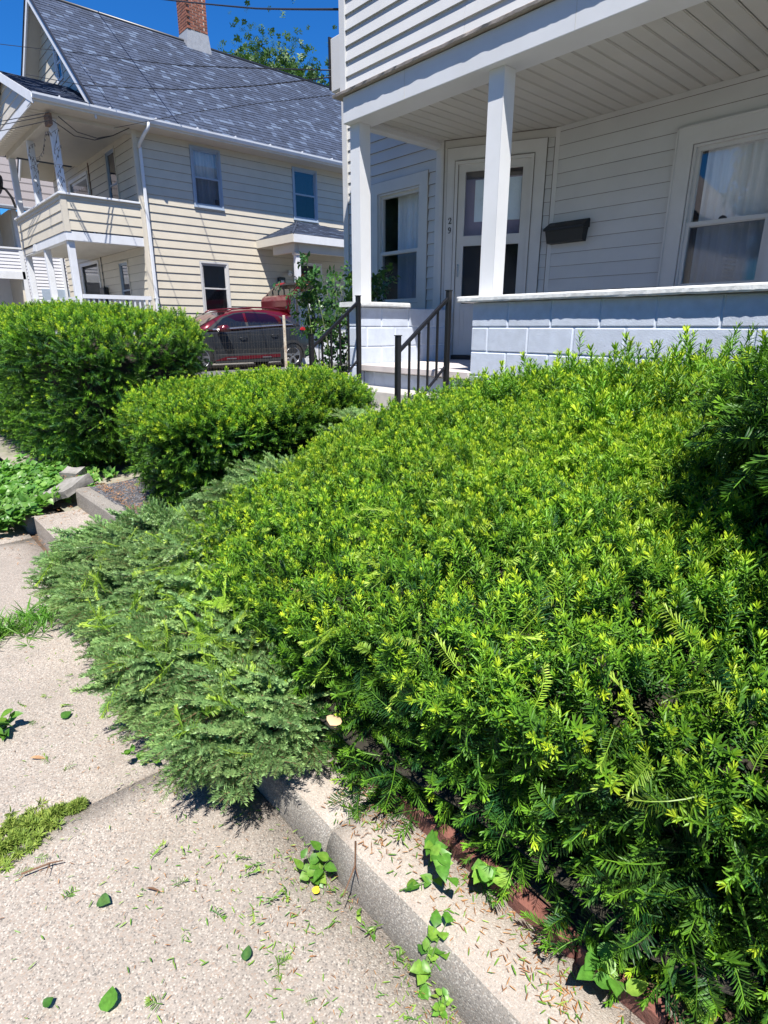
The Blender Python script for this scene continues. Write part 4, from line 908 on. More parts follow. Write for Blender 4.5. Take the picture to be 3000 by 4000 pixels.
def blob_grid(c, r, e=(.5, .5), shear=(0, 0), nu=72, nv=44, amp=.06, nf=2.2, seed=0, zmin=None, fine=.02, under=0.0):
    """rounded-box shrub surface as a grid of points"""
    u = np.linspace(-math.pi, math.pi, nu, endpoint=False); v = np.linspace(-math.pi/2, math.pi/2, nv)
    U, W_ = np.meshgrid(u, v); f = lambda t, p: np.sign(t)*np.abs(t)**p
    x = r[0]*f(np.cos(W_), e[1])*f(np.cos(U), e[0]); y = r[1]*f(np.cos(W_), e[1])*f(np.sin(U), e[0]); z = r[2]*f(np.sin(W_), e[1])
    k_ = 1-under*np.clip((.35*r[2]-z)/(1.35*r[2]), 0, 1); x, y = x*k_, y*k_
    z = z+shear[0]*x+shear[1]*y; G = np.stack([x+c[0], y+c[1], z+c[2]], -1)
    N = grid_normals(G); d = np.array([[mnoise.noise((p[0]*nf+seed, p[1]*nf, p[2]*nf))*amp+mnoise.noise((p[0]*nf*3.3+seed, p[1]*nf*3.3, p[2]*nf*3.3))*fine for p in row] for row in G])
    G = G+N*d[..., None]
    if zmin is not None: G[..., 2] = np.maximum(G[..., 2], zmin)
    return G
def grid_normals(G):
    du = np.roll(G, -1, 1)-np.roll(G, 1, 1); dv = np.gradient(G, axis=0); n_ = np.cross(du, dv)
    l = np.linalg.norm(n_, axis=2, keepdims=True); n_ = n_/np.maximum(l, 1e-9)
    c = G.mean((0, 1)); s = np.sign(((G-c)*n_).sum(2, keepdims=True).mean()); return n_*s
def sample(G, n, zmin=-9, away=.25, cut=None):
    A, Bq, Cq = G[:-1], np.roll(G[:-1], -1, 1), G[1:]; Dq = np.roll(G[1:], -1, 1)
    ar = np.linalg.norm(np.cross(Bq-A, Cq-A), axis=2); N = grid_normals(G)[:-1]
    ctr = (A+Bq+Cq+Dq)/4; tocam = -ctr/np.linalg.norm(ctr, axis=2, keepdims=True)
    w = ar*np.where((N*tocam).sum(2) > -.25, 1, away)*(ctr[..., 2] > zmin)
    if cut is not None: w = w*cut(ctr)
    w = (w/w.sum()).ravel(); k = rng.choice(len(w), n, p=w); a, b = rng.random(n)[:, None], rng.random(n)[:, None]
    q = lambda X: X.reshape(-1, 3)[k]
    P = q(A)*(1-a)*(1-b)+q(Bq)*a*(1-b)+q(Cq)*(1-a)*b+q(Dq)*a*b; return P, q(N)
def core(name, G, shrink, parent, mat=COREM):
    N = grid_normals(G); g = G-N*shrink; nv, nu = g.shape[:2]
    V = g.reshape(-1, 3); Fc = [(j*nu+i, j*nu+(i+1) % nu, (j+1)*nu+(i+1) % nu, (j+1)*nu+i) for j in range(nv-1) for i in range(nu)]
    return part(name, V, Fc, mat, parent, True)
def unit(a): return a/np.linalg.norm(a, axis=1, keepdims=True)
def yew(parent, G, n, zmin, up=.8, out=.7, rnd=.55, scale=(.8, 1.25), weights=(.16, .16, .16, .16, .15, .15, .03, .03), deep=.11, cut=None, clump=.11, name='foliage', srcs=None, inset=0.0):
    P, N = sample(G, n, zmin, cut=cut); dep = rng.random(n)**1.7*deep
    cl = vnoise(P, 8.5, 3.1)+.6*vnoise(P, 19, 7.7); keep = cl < .42+rng.random(n)*.35; P, N, dep, cl = P[keep], N[keep], dep[keep], cl[keep]; n = len(P)
    dep = dep+np.clip(cl, 0, 1)*clump
    flank = np.clip((.45-N[:, 2])/.4, 0, 1); keep = rng.random(n) > .42*flank; P, N, dep, flank = P[keep], N[keep], dep[keep], flank[keep]; n = len(P)
    upw = up*np.clip(N[:, 2:3]*.9+.30, -.15, 1); dep = dep+flank*rng.random(n)*.15
    D = unit(N*out+np.array([[0, 0, 1.]])*upw+rng.normal(0, rnd, (n, 3))*np.array([[1, 1, .7]]))
    P = P-N*(dep+inset)[:, None]-D*.04; w0 = np.array(weights)/sum(weights); idx = rng.choice(len(weights), n, p=w0)
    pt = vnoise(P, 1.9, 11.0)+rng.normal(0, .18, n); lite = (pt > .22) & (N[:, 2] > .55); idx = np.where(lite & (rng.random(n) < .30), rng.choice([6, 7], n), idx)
    side = (N[:, 2] < .40) & (rng.random(n) < .8); idx = np.where(side, rng.choice([4, 5], n), idx)  # flank shade put into the colour: sides mostly take the dark sprigs
    return scatter(name, P, eulers(D, rng.uniform(0, 6.28, n)), rng.uniform(*scale, n), idx, srcs or YW, parent)

# ------------------------------------------------------------------ hedges and shrubs
def shoots(name, parent, G, n, zmin, cut, scale=(1.3, 2.0), lean=.25):
    P, N = sample(G, n, zmin, cut=cut); D = unit(np.array([[0, 0, 1.]])+N*.25+rng.normal(0, lean, (n, 3)))
    return scatter(name, P-D*.03, eulers(D, rng.uniform(0, 6.28, n)), rng.uniform(*scale, n), rng.choice([0, 1, 2, 3, 6], n), YW, parent)
YM = empty('yew_hedge', (-1.2, 2.2, -1.3), 'broad sunlit yew hedge filling the bed in front of the block wall', 'hedge')
G1 = blob_grid((-1.14, 2.12, -.90), (1.70, 1.27, .44), (.50, .26), (.085, .25), 100, 64, .06, 2.0, 3, -1.45, .03, .07)
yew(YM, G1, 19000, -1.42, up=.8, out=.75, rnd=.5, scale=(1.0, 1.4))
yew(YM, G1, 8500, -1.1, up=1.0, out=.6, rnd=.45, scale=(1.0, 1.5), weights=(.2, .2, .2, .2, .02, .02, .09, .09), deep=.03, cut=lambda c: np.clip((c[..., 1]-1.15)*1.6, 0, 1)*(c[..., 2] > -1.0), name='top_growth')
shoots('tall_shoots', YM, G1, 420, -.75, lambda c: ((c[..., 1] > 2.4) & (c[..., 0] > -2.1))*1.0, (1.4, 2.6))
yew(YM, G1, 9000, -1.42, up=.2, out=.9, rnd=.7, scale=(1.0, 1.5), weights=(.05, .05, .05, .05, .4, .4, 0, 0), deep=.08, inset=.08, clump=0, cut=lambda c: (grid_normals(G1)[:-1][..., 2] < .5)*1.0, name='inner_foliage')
core('shade_core', G1, .25, YM)
YR = empty('yew_bush', (.3, 2.3, -1.3), 'tall dark yew bush in shade at the right end of the bed', 'bush')
G2 = blob_grid((.42, 2.25, -.42), (1.15, .95, .50), (.7, .6), (.06, 0), 60, 36, .10, 2.2, 8, -1.4, .03, .55)
yew(YR, G2, 8500, -1.4, up=.4, out=.9, scale=(1.0, 1.5), weights=(.08, .08, .08, .08, .34, .34, .0, .0), deep=.16); core('shade_core', G2, .20, YR)  # mainly dark sprigs, the bush's shade put into its needle colour
G5 = blob_grid((.80, 1.85, -.35), (.98, .98, 1.15), (.7, .6), (0, 0), 60, 40, .10, 2.2, 31, -1.4)  # unseen tall mass, added to shade the bush and the yew
yew(YR, G5, 6000, -1.4, up=.5, out=.9, scale=(1.1, 1.7), weights=(.1, .1, .1, .1, .3, .3, .0, .0), deep=.14, name='unseen_growth'); core('shade_core', G5, .16, YR)
YL = empty('yew_hedge', (-7.5, 2.0, -1.2), 'large dark rounded hedge left of the path with sunlit top', 'hedge')
G3 = blob_grid((-7.9, 1.86, -.60), (2.75, .88, .74), (.45, .40), (0, 0), 96, 48, .07, 2.0, 12, -1.36, .03, .08)
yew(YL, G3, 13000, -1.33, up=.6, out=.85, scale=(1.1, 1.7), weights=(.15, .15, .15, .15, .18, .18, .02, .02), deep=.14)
yew(YL, G3, 4000, -.5, up=1.0, out=.6, scale=(1.0, 1.4), weights=(.18, .18, .18, .18, 0, 0, .12, .12), deep=.03, cut=lambda c: (c[..., 2] > -.25)*1.0, name='top_growth'); yew(YL, G3, 6000, -1.36, up=.2, out=.9, rnd=.7, scale=(1.2, 1.8), weights=(.05, .05, .05, .05, .4, .4, 0, 0), deep=.08, inset=.08, clump=0, cut=lambda c: (grid_normals(G3)[:-1][..., 2] < .5)*1.0, name='inner_foliage'); core('shade_core', G3, .25, YL)
YC = empty('yew_hedge', (-3.7, 2.2, -1.2), 'clipped round-shouldered hedge with yellow-green top beside the path', 'hedge')
G4 = blob_grid((-3.82, 2.10, -.83), (.64, .90, .44), (.55, .55), (0, .07), 60, 36, .05, 2.6, 21, -1.22, .03, .22)
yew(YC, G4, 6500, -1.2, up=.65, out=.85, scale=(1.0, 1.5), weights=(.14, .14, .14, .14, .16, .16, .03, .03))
yew(YC, G4, 2800, -.7, up=1.0, out=.6, scale=(1.0, 1.4), weights=(.15, .15, .15, .15, .0, .0, .20, .20), deep=.03, cut=lambda c: (c[..., 2] > -.67)*1.0, name='top_growth'); yew(YC, G4, 2600, -1.22, up=.2, out=.9, rnd=.7, scale=(1.0, 1.5), weights=(.05, .05, .05, .05, .4, .4, 0, 0), deep=.06, inset=.06, clump=0, cut=lambda c: (grid_normals(G4)[:-1][..., 2] < .5)*1.0, name='inner_foliage'); core('shade_core', G4, .19, YC)
for H_, pts in ((YM, [(-2.2, 1.5), (-1.5, 1.8), (-.8, 1.6), (-.2, 1.9)]), (YC, [(-3.6, 1.75), (-3.7, 2.3)]), (YL, [(-6.2, 1.9), (-7.4, 2.0)]), (YR, [(.2, 2.2)])):
    for (x, y) in pts: tube('trunk', [(x, y, -1.38), (x+.04, y+.03, -1.1), (x-.02, y+.06, -.85)], [.03, .026, .018], WOODM, H_, 7)
# spreading spruce
SPR = empty('spruce_shrub', (-2.4, 1.1, -1.4), 'low spreading blue-green spruce drooping over the kerb', 'shrub')
def spruce(parent, blobs):
    PP, DD = [], []
    for c, r, n in blobs:
        G = blob_grid(c, r, (.9, .9), (0, .0), 40, 24, .09, 3, sum(c)*7, -1.36); P, N = sample(G, n, -1.345)
        R_ = P-np.array([[c[0], c[1]+.12, c[2]-.12]]); R_[:, 2] *= .30; D = unit(unit(R_)+rng.normal(0, .38, (n, 3))*np.array([[1, 1, .9]])+np.array([[0, -.10, .16]]))
        P = P-D*.05-N*(rng.random(n)**1.4*.11)[:, None]; PP.append(P); DD.append(D)
    P, D = np.concatenate(PP), np.concatenate(DD); n = len(P)
    return scatter('foliage', P, eulers(D, rng.normal(0, .35, n), 'X'), rng.uniform(.75, 1.55, n), rng.integers(0, len(SP), n), SP, parent)
BL = [((-2.95, .92, -1.20), (.46, .42, .23), 900), ((-2.40, .90, -1.17), (.46, .40, .25), 980), ((-1.94, .76, -1.20), (.36, .33, .20), 700), ((-1.54, .76, -1.26), (.28, .24, .14), 400), ((-2.70, 1.62, -1.04), (.34, .55, .27), 760), ((-3.05, 2.6, -.82), (.28, .36, .26), 320)]
spruce(SPR, BL)
for c, r, _ in BL:
    G = blob_grid(c, r, (.9, .9), (0, 0), 28, 16, .05, 3, 5, -1.46); core('shade_core', G, .17, SPR)
for (x, y) in ((-2.9, 1.2), (-2.3, 1.2), (-1.8, 1.15)): tube('trunk', [(x, y, -1.38), (x-.1, y-.15, -1.2), (x-.2, y-.3, -1.12)], [.02, .016, .01], WOODM, SPR, 6)
# cut yew sprigs lying on the shrubs
P1, N1 = sample(G1, 430, -1.05, cut=lambda c: ((c[..., 1] < 2.1)*(c[..., 2] < -.35)*(grid_normals(G1)[:-1][..., 2] > .6))*1.0)
PS, NS = [], []
for c, r, n in ((BL[1][0], BL[1][1], 70), (BL[2][0], BL[2][1], 90), (BL[3][0], BL[3][1], 20), (BL[0][0], BL[0][1], 8)):
    g = blob_grid(c, r, (.9, .9), (0, 0), 40, 24, .06, 3, 5, -1.4); p, q = sample(g, n, -1.25, cut=lambda c_: (grid_normals(g)[:-1][..., 2] > .35)*1.0); PS.append(p); NS.append(q)
P_ = np.concatenate([P1]+PS); N_ = np.concatenate([N1]+NS); n = len(P_)
D_ = rng.normal(0, 1, (n, 3)); D_ -= N_*(D_*N_).sum(1)[:, None]*.85; D_ = unit(D_)
tag(scatter('yew_clippings', P_+N_*.02, eulers(D_, rng.uniform(0, 6.28, n)), rng.uniform(.65, 1.15, n), rng.integers(0, 3, n), CL, None), 'bright yellow-green cut yew sprigs lying on the shrubs', 'clippings', kind='stuff')

# ------------------------------------------------------------------ rose bush, strap-leaved plants, ivy, tree
def gp(u, v, z): d = ray(u, v); return d*(z/d.z)
RB = empty('rose_bush', (-5.75, 4.4, -1.06), 'leafy rose bush climbing beside the porch parapet and handrail', 'bush')
Pp, Dd = [], []
R = random.Random(5)
for k in range(16):
    bx_, by_ = -5.75+R.uniform(-.25, .25), 4.35+R.uniform(-.2, .25)
    if k < 11: tx, ty, tz = -5.78+R.uniform(-.45, .38), 4.30+R.uniform(-.3, .4), R.uniform(-.1, .72)
    else: tx, ty, tz = -5.75+R.uniform(-.35, .30), 5.0+R.uniform(-.2, .25), R.uniform(.25, .62)
    a, b = Vector((bx_, by_, -1.06)), Vector((tx, ty, tz)); c = a.lerp(b, .55)+Vector((R.uniform(-.1, .1), R.uniform(-.1, .1), .25))
    pts = [a.lerp(c, t).lerp(c.lerp(b, t), t) for t in [i/8 for i in range(9)]]
    tube('cane', pts, [.009-.0008*i for i in range(9)], M('rose_cane_green', (.10, .13, .05), .7) if k == 0 else bpy.data.materials['rose_cane_green'], RB, 5)
    for i in range(2, 9):
        for _ in range(5 if i > 3 else 2): Pp.append(pts[i]+Vector((R.gauss(0, .075), R.gauss(0, .075), R.gauss(0, .06)))); Dd.append((R.gauss(0, .6), R.gauss(-.2, .6), R.gauss(.5, .5)))
n = len(Pp); scatter('foliage', np.array(Pp), eulers(np.array(Dd), rng.uniform(0, 6.28, n)), rng.uniform(.7, 1.15, n), rng.integers(0, 3, n), RO, RB)
V, Fc, ti = [], [], []
for q in range(7): leaf_mesh(V, Fc, ti, Vector((-6.02+R.gauss(0, .04), 4.1, .46+R.gauss(0, .05))), Vector((R.gauss(0, 1), R.gauss(0, 1), .6)), Vector((0, 0, 1)), .07, .045, .5)
part('young_red_leaves', V, Fc, M('rose_young_leaf', (.30, .09, .03), .4), RB, True)
SL = empty('strap_leaf_plant', (-5.6, 3.6, -1.07), 'clump of strap-leaved green plants at the foot of the rose bush', 'plant')
n = 46; P_ = np.stack([rng.uniform(-7.6, -5.1, n), rng.uniform(3.3, 4.6, n), np.full(n, -1.07)], 1); D_ = unit(np.array([[0, 0, 1.]])+rng.normal(0, .25, (n, 3)))
scatter('foliage', P_, eulers(D_, rng.uniform(0, 6.28, n)), rng.uniform(.7, 1.3, n), rng.integers(0, 2, n), IR, SL)
IVY = empty('ivy_patch', (-5.4, .9, -1.42), 'bright green ivy spilling over broken stones beside the step', 'ivy')
n = 640; c_ = np.array([(-5.45, .95), (-5.15, .72), (-5.9, 1.05), (-4.95, .60), (-5.5, 1.2), (-6.2, .9), (-5.7, .75)])[rng.integers(0, 7, n)]; xy = c_+rng.normal(0, .17, (n, 2)); xy = xy[(xy[:, 0] < -4.86) & (xy[:, 1] > .48)]; n = len(xy)
P_ = np.concatenate([xy, (-1.46+.30*np.clip((xy[:, 1:2]-.45)*1.2, 0, .6)+rng.uniform(-.05, .03, (n, 1)))], 1); D_ = unit(np.array([[.1, -.4, 1.]])+rng.normal(0, .4, (n, 3)))
scatter('foliage', P_, eulers(D_, rng.uniform(0, 6.28, n)), rng.uniform(.7, 1.25, n), rng.integers(0, 3, n), IV, IVY)
def stone(nm, c, s, rz, label):
    bm = bmesh.new(); bmesh.ops.create_cube(bm, size=1); bmesh.ops.subdivide_edges(bm, edges=bm.edges[:], cuts=3, use_grid_fill=True)
    mt = Matrix.Translation(c) @ Matrix.Rotation(rz[2], 4, 'Z') @ Matrix.Rotation(rz[1], 4, 'Y') @ Matrix.Rotation(rz[0], 4, 'X') @ Matrix.Diagonal((*s, 1))
    for v in bm.verts: v.co = mt @ v.co; v.co += Vector(mnoise.noise_vector(v.co*7))*.025
    bm.verts.index_update(); o = part(nm, [v.co.copy() for v in bm.verts], [[v.index for v in f.verts] for f in bm.faces], ROCK); bm.free(); return tag(o, label, 'stone')
stone('concrete_slab', (-5.05, 1.06, -1.25), (.34, .30, .07), (.25, -.3, .5), 'broken grey concrete slab leaning at the path edge')
stone('concrete_block', (-5.35, .92, -1.36), (.36, .22, .12), (.05, .05, .2), 'pale low concrete lump half covered by ivy')
stone('red_stone', (-5.42, 1.22, -1.22), (.16, .12, .09), (.2, .1, .8), 'small reddish stone lying above the ivy')
T = empty('tree', (-38, 25, -1.4), 'tall dark green leafy tree rising behind the shingle roof', 'tree')
tube('trunk', [(-38, 24, -1.4), (-38.1, 24.1, 5), (-37.9, 24, 10)], [.45, .36, .2], WOODM, T, 9)
Pp, Nn = [], []
for k in range(46):
    a, rr = R.uniform(0, 6.28), 5.4*math.sqrt(R.random()); px, py = -39.6+rr*math.cos(a)*1.3, 25.2+rr*math.sin(a)*1.3; hz = 16.6-1.0*(rr/5.4)**2*3+R.uniform(-.9, .6)
    n = 420; q = rng.normal(0, 1, (n, 3))*np.array([[.55, .55, 1.5]])+np.array([[px, py, hz-2.6]]); Pp.append(q); Nn.append(rng.normal(0, 1, (n, 3))+np.array([[0, 0, .3]]))
for j in range(10):
    a = j*.63; tube('limb', [(-38, 24, 6+.5*j), (-38+2*math.cos(a), 24+2*math.sin(a), 9+.5*j), (-38+3.4*math.cos(a), 24+3.4*math.sin(a), 12.5)], [.14, .09, .03], WOODM, T, 5)
P_ = np.concatenate(Pp); n = len(P_); scatter('crown', P_, eulers(np.concatenate(Nn), rng.uniform(0, 6.28, n)), rng.uniform(.7, 1.3, n), rng.integers(0, 3, n), TL, T)
# across the street (seen in the window glass)
for (tx, ty, hh, lab) in ((-6.5, -15, 9, 'broad leafy tree across the street'), (3.5, -17, 10.5, 'second leafy tree across the street beside the pale house'), (-24, -14, 9.5, 'leafy tree across the street between tan and grey houses')):
    t_ = empty('street_tree', (tx, ty, -1.5), lab, 'tree'); tube('trunk', [(tx, ty, -1.5), (tx+.1, ty, 2), (tx, ty+.1, hh*.6)], [.28, .22, .1], WOODM, t_, 8)
    n = 1500; q = rng.normal(0, 1, (n, 3)); q = unit(q)*rng.random((n, 1))**.4*np.array([[3.2, 3.2, hh*.36]])+np.array([[tx, ty, hh*.62]])
    scatter('crown', q, eulers(rng.normal(0, 1, (n, 3)), rng.uniform(0, 6.28, n)), rng.uniform(1.6, 2.8, n), rng.integers(0, 3, n), TL, t_)
for k, (hx_, hy_, w_, h_, lab) in enumerate(((-31, -16, 9, 5.2, 'tan gabled house far along the opposite side of the street'), (-17, -19, 8, 5.0, 'grey gabled house diagonally across the street'))):
    A2 = empty('opposite_house', (hx_, hy_, -1.5), lab, 'house'); mt_ = (CREAM, FARSIDE)[k]
    box('wall', (hx_-w_/2, hy_-8, -1.5), (hx_+w_/2, hy_, h_), mt_, A2); prism('roof', [(hx_-w_/2-.5, h_-.1), (hx_+w_/2+.5, h_-.1), (hx_, h_+4)], -hy_-.3, -hy_+8.3, FARROOF, A2, frame((0, 0), (1, 0), (0, -1)))
    for q in (-2.6, -.4, 1.8):
        for z in (-.3, 2.3): box('window', (hx_+q, hy_+.005, z), (hx_+q+.9, hy_+.03, z+1.4), STORM, A2)
AH = empty('opposite_house', (-1, -22, -1.5), 'pale gabled house across the street mirrored in the windows', 'house')
box('wall', (-5, -27, -1.5), (4, -19, 4.2), FARSIDE, AH); prism('roof', [(-5.6, 4.0), (4.6, 4.0), (-.5, 8.6)], 18.6, 27.5, FARROOF, AH, frame((0, 0), (1, 0), (0, -1)))
prism('gable', [(-5, 4.2), (4, 4.2), (-.5, 8.2)], 18.5, 18.59, FARSIDE, AH, frame((0, 0), (1, 0), (0, -1)))
for x in (-3.6, -.9, 1.8):
    for z in (-.2, 2.4): box('window', (x, -18.98, z), (x+1, -18.95, z+1.5), STORM, AH)

# ------------------------------------------------------------------ car with open tailgate on the drive
CAR = empty('parked_car', (-14.5, 7.5, -1.07), 'dark grey small crossover with red roof and raised tailgate', 'car')
CX, ZG = -14.5, -1.07
def loft(name, secs, mat, close_ends=True, smooth=True):
    V, Fc = [], []; m_ = len(secs[0])
    for s in secs: V += s
    for i in range(len(secs)-1):
        for k in range(m_): Fc.append((i*m_+k, i*m_+(k+1) % m_, (i+1)*m_+(k+1) % m_, (i+1)*m_+k))
    if close_ends: Fc += [tuple(range(m_)), tuple(range(len(secs)*m_-1, (len(secs)-1)*m_-1, -1))]
    return part(name, V, Fc, mat, CAR, smooth)
def sec(y, w, top, bot, crown=.02):
    h = [(0, top+crown), (.62*w, top+crown*.7), (.90*w, top-.015), (.965*w, top-.06), (.985*w, top-.10), (w, .66), (w, .55), (.985*w, .40), (.96*w, bot+.06), (.90*w, bot), (0, bot)]
    r_ = [(CX+a, y, ZG+b) for a, b in h]+[(CX-a, y, ZG+b) for a, b in h[-2:0:-1]]; return r_
belt = lambda y: .96+.15*min(1, max(0, (y-6.9)/1.7))
st = [(5.36, .70, .70, .28), (5.42, .80, .80, .24), (5.60, .86, .90, .21), (5.9, .89, .95, .2), (6.35, .90, .985, .2), (6.9, .90, .985, .2), (7.6, .90, 1.03, .2), (8.3, .90, 1.08, .2), (8.9, .90, 1.10, .22), (9.25, .88, 1.06, .26), (9.45, .84, .98, .30), (9.54, .78, .86, .34)]
loft('body', [sec(*q) for q in st], CARGREY)
def gsec(y, top, b, wr):
    h = [(0, top), (wr*.6, top-.004), (wr*.93, top-.022), (wr, top-.055), (.865, b), (0, b-.03)]
    return [(CX+a, y, ZG+z) for a, z in h]+[(CX-a, y, ZG+z) for a, z in h[-2:0:-1]]
gs = [(6.30, 1.04, .97, .82), (6.62, 1.20, .97, .74), (6.95, 1.345, .97, .69), (7.30, 1.445, 1.0, .66), (7.7, 1.49, 1.03, .65), (8.2, 1.50, 1.06, .645), (8.7, 1.465, 1.09, .64), (8.98, 1.425, 1.10, .64)]
loft('roof', [gsec(*q) for q in gs], CARRED)
def side(y, z, o=.0, sx=1):
    wr = np.interp(y, [q[0] for q in gs], [q[3] for q in gs]); tp = np.interp(y, [q[0] for q in gs], [q[1] for q in gs]); b = np.interp(y, [q[0] for q in gs], [q[2] for q in gs])
    t = (z-b)/(tp-.055-b); return (CX+sx*((.865+(wr-.865)*t)+o), y, ZG+z)
def panel(nm, pts, mat, o, sx=1, parent=CAR): 
    n = len(pts); V = [side(*p, o, sx) for p in pts]+[side(*p, o-.03, sx) for p in pts]
    return part(nm, V, [tuple(range(n)), tuple(range(2*n-1, n-1, -1))]+[(i, (i+1) % n, n+(i+1) % n, n+i) for i in range(n)], mat, parent)
for sx in (1, -1):
    panel('window_surround', [(6.50, 1.0), (7.0, 1.0), (7.6, 1.055), (8.3, 1.10), (8.96, 1.135), (8.90, 1.20), (8.60, 1.33), (8.25, 1.405), (7.7, 1.43), (7.3, 1.39), (6.95, 1.29)], CARPLAST, .006, sx)
    panel('side_window', [(6.66, 1.035), (7.53, 1.085), (7.53, 1.395), (7.3, 1.365), (6.98, 1.265)], CARGLASS, .012, sx)
    panel('side_window', [(7.60, 1.09), (8.50, 1.145), (8.42, 1.31), (8.2, 1.38), (7.60, 1.40)], CARGLASS, .012, sx)
    panel('quarter_window', [(8.57, 1.15), (8.86, 1.165), (8.60, 1.285)], CARGLASS, .012, sx)
    panel('belt_moulding', [(6.62, .985), (7.6, 1.045), (8.9, 1.115), (8.9, 1.135), (7.6, 1.07), (6.62, 1.015)], CHROME if 0 else RIMM, .014, sx)
    panel('rear_pillar', [(8.75, 1.13), (9.0, 1.13), (9.0, 1.33), (8.78, 1.26)], CARGREY, .010, sx)
wsv = [(CX+a, y, ZG+z) for a, y, z in ((-.74, 6.36, 1.085), (.74, 6.36, 1.085), (.60, 7.10, 1.405), (-.60, 7.10, 1.405))]
part('windscreen', wsv+[(a, b+.01, c-.02) for a, b, c in wsv], [(0, 1, 2, 3), (7, 6, 5, 4), (0, 4, 5, 1), (1, 5, 6, 2), (2, 6, 7, 3), (3, 7, 4, 0)], CARGLASS, CAR)
xn = CX+.9
for k, (y0, y1) in enumerate(((6.62, 7.56), (7.60, 8.46))):
    d_ = ring('door', y0, y1, ZG+.42, ZG+belt((y0+y1)/2)-.02, .006, 0, .004, CARPLAST, CAR, frame((xn-.001, 0), (0, 1), (1, 0)))
    tube('handle', [(xn+.005, y1-.27, ZG+.80+.06*k), (xn+.03, y1-.23, ZG+.805+.06*k), (xn+.03, y1-.10, ZG+.815+.06*k), (xn+.005, y1-.06, ZG+.82+.06*k)], .012, CARGREY, d_, 6)
box('sill_cladding', (xn-.03, 6.6, ZG+.20), (xn+.012, 8.46, ZG+.42), CARPLAST, CAR, bev=.01)
prism('red_sill_strip', [(6.58, ZG+.27), (8.44, ZG+.31), (8.44, ZG+.39), (6.9, ZG+.36)], .012, .02, CARRED, CAR, frame((xn, 0), (0, 1), (1, 0)))
for y in (6.9, 7.9): box('sill_badge', (xn+.021, y, ZG+.30+.01*(y-6.9)), (xn+.026, y+.26, ZG+.325+.01*(y-6.9)), RIMM, CAR)
for sx in (1, -1):
    for y in (6.24, 8.84):
        pts = [(y+.40*math.cos(a), ZG+.33+.40*math.sin(a)) for a in [math.pi*(-.06+1.12*i/16) for i in range(17)]]; inn = [(y+.335*math.cos(a), ZG+.33+.335*math.sin(a)) for a in [math.pi*(1.06-1.12*i/16) for i in range(17)]]
        prism('wheel_arch', pts+inn, -.06, .016, CARPLAST, CAR, frame((CX+sx*.9, 0), (0, 1), (sx, 0)))
        w_ = empty('wheel', (0, 0, 0)); w_.parent = CAR; w_.location = Vector((CX+sx*.80, y, ZG+.33))-CAR.location
        V, Fc = [], []
        prof = [(.21, .09), (.305, .10), (.328, .07), (.33, 0), (.328, -.07), (.305, -.10), (.21, -.09)]; ns = 28
        for i in range(ns):
            a = 2*math.pi*i/ns; V += [(CX+sx*.80+sx*o, y+r_*math.cos(a), ZG+.33+r_*math.sin(a)) for r_, o in prof]
        for i in range(ns):
            for k in range(len(prof)-1): p, q = i*7+k, ((i+1) % ns)*7+k; Fc.append((p, p+1, q+1, q))
        part('tyre', V, Fc, TYRE, w_, True)
        V, Fc = [], []
        TWh = frame((CX+sx*.80, y), (0, 1), (sx, 0))
        for i in range(24): V.append(TWh((.21*math.cos(i*math.pi/12), .03, ZG+.33+.21*math.sin(i*math.pi/12))))
        part('wheel_disc', V, [tuple(range(24))], CARPLAST, w_)
        for j in range(5):
            a = j*2*math.pi/5+.3; c, s_ = math.cos(a), math.sin(a); q = [(.03, -.03), (.12, -.025), (.205, -.065), (.205, .065), (.12, .025), (.03, .03)]
            prism('spoke', [(c*u-s_*v, ZG+.33+s_*u+c*v) for u, v in q], .05, .085, RIMM, w_, TWh)
        ringv = []
        V, Fc = tubev([TWh((.215*math.cos(i*math.pi/14), .088, ZG+.33+.215*math.sin(i*math.pi/14))) for i in range(29)], .012, 6, False); part('rim', V, Fc, RIMM, w_, True)
mr = loft('mirror', [[(xn+o_+a*.02, 6.80+.02*k+dy, ZG+1.02+dz) for dy, dz in ((-.11, -.07), (.09, -.075), (.10, .04), (.03, .085), (-.08, .06))] for k, (o_, a) in enumerate(((.02, 0), (.10, 1), (.19, 1)))], CARRED)
for sx in (1, -1): tube('roof_rail', [(CX+sx*.60, 7.15, ZG+1.415), (CX+sx*.605, 7.3, ZG+1.475), (CX+sx*.60, 7.9, ZG+1.53), (CX+sx*.595, 8.5, ZG+1.52), (CX+sx*.595, 8.85, ZG+1.465)], .018, CARRED, CAR, 6)
prism('tail_lamp', [(9.10, ZG+.99), (9.42, ZG+.93), (9.44, ZG+1.01), (9.2, ZG+1.06)], -.05, .012, LAMPRED, CAR, frame((CX+.875, 0), (0, 1), (1, 0)))
box('rear_bumper', (CX-.80, 9.30, ZG+.30), (CX+.885, 9.56, ZG+.62), CARPLAST, CAR, bev=.05)
tg = empty('tailgate', (0, 0, 0)); tg.parent = CAR; tg.location = Vector((CX, 9.0, .36))-CAR.location
def strip(nm, prof, x0, x1, mat, th=.04, taper=.0):
    V, Fc = [], []
    for xx, in_ in ((x0, 1), (x1, 1)):
        for y, z in prof: V.append((xx, y, z))
        for y, z in reversed(prof): V.append((xx, y+th*.6, z-th*.6))
    m_ = 2*len(prof); Fc = [tuple(range(m_)), tuple(range(2*m_-1, m_-1, -1))]+[(i, (i+1) % m_, m_+(i+1) % m_, m_+i) for i in range(m_)]
    return part(nm, V, Fc, mat, tg)
strip('spoiler', [(8.92, .35), (8.86, .50), (8.86, .66), (8.92, .76), (8.99, .80)], CX-.64, CX+.66, CARRED, .08)
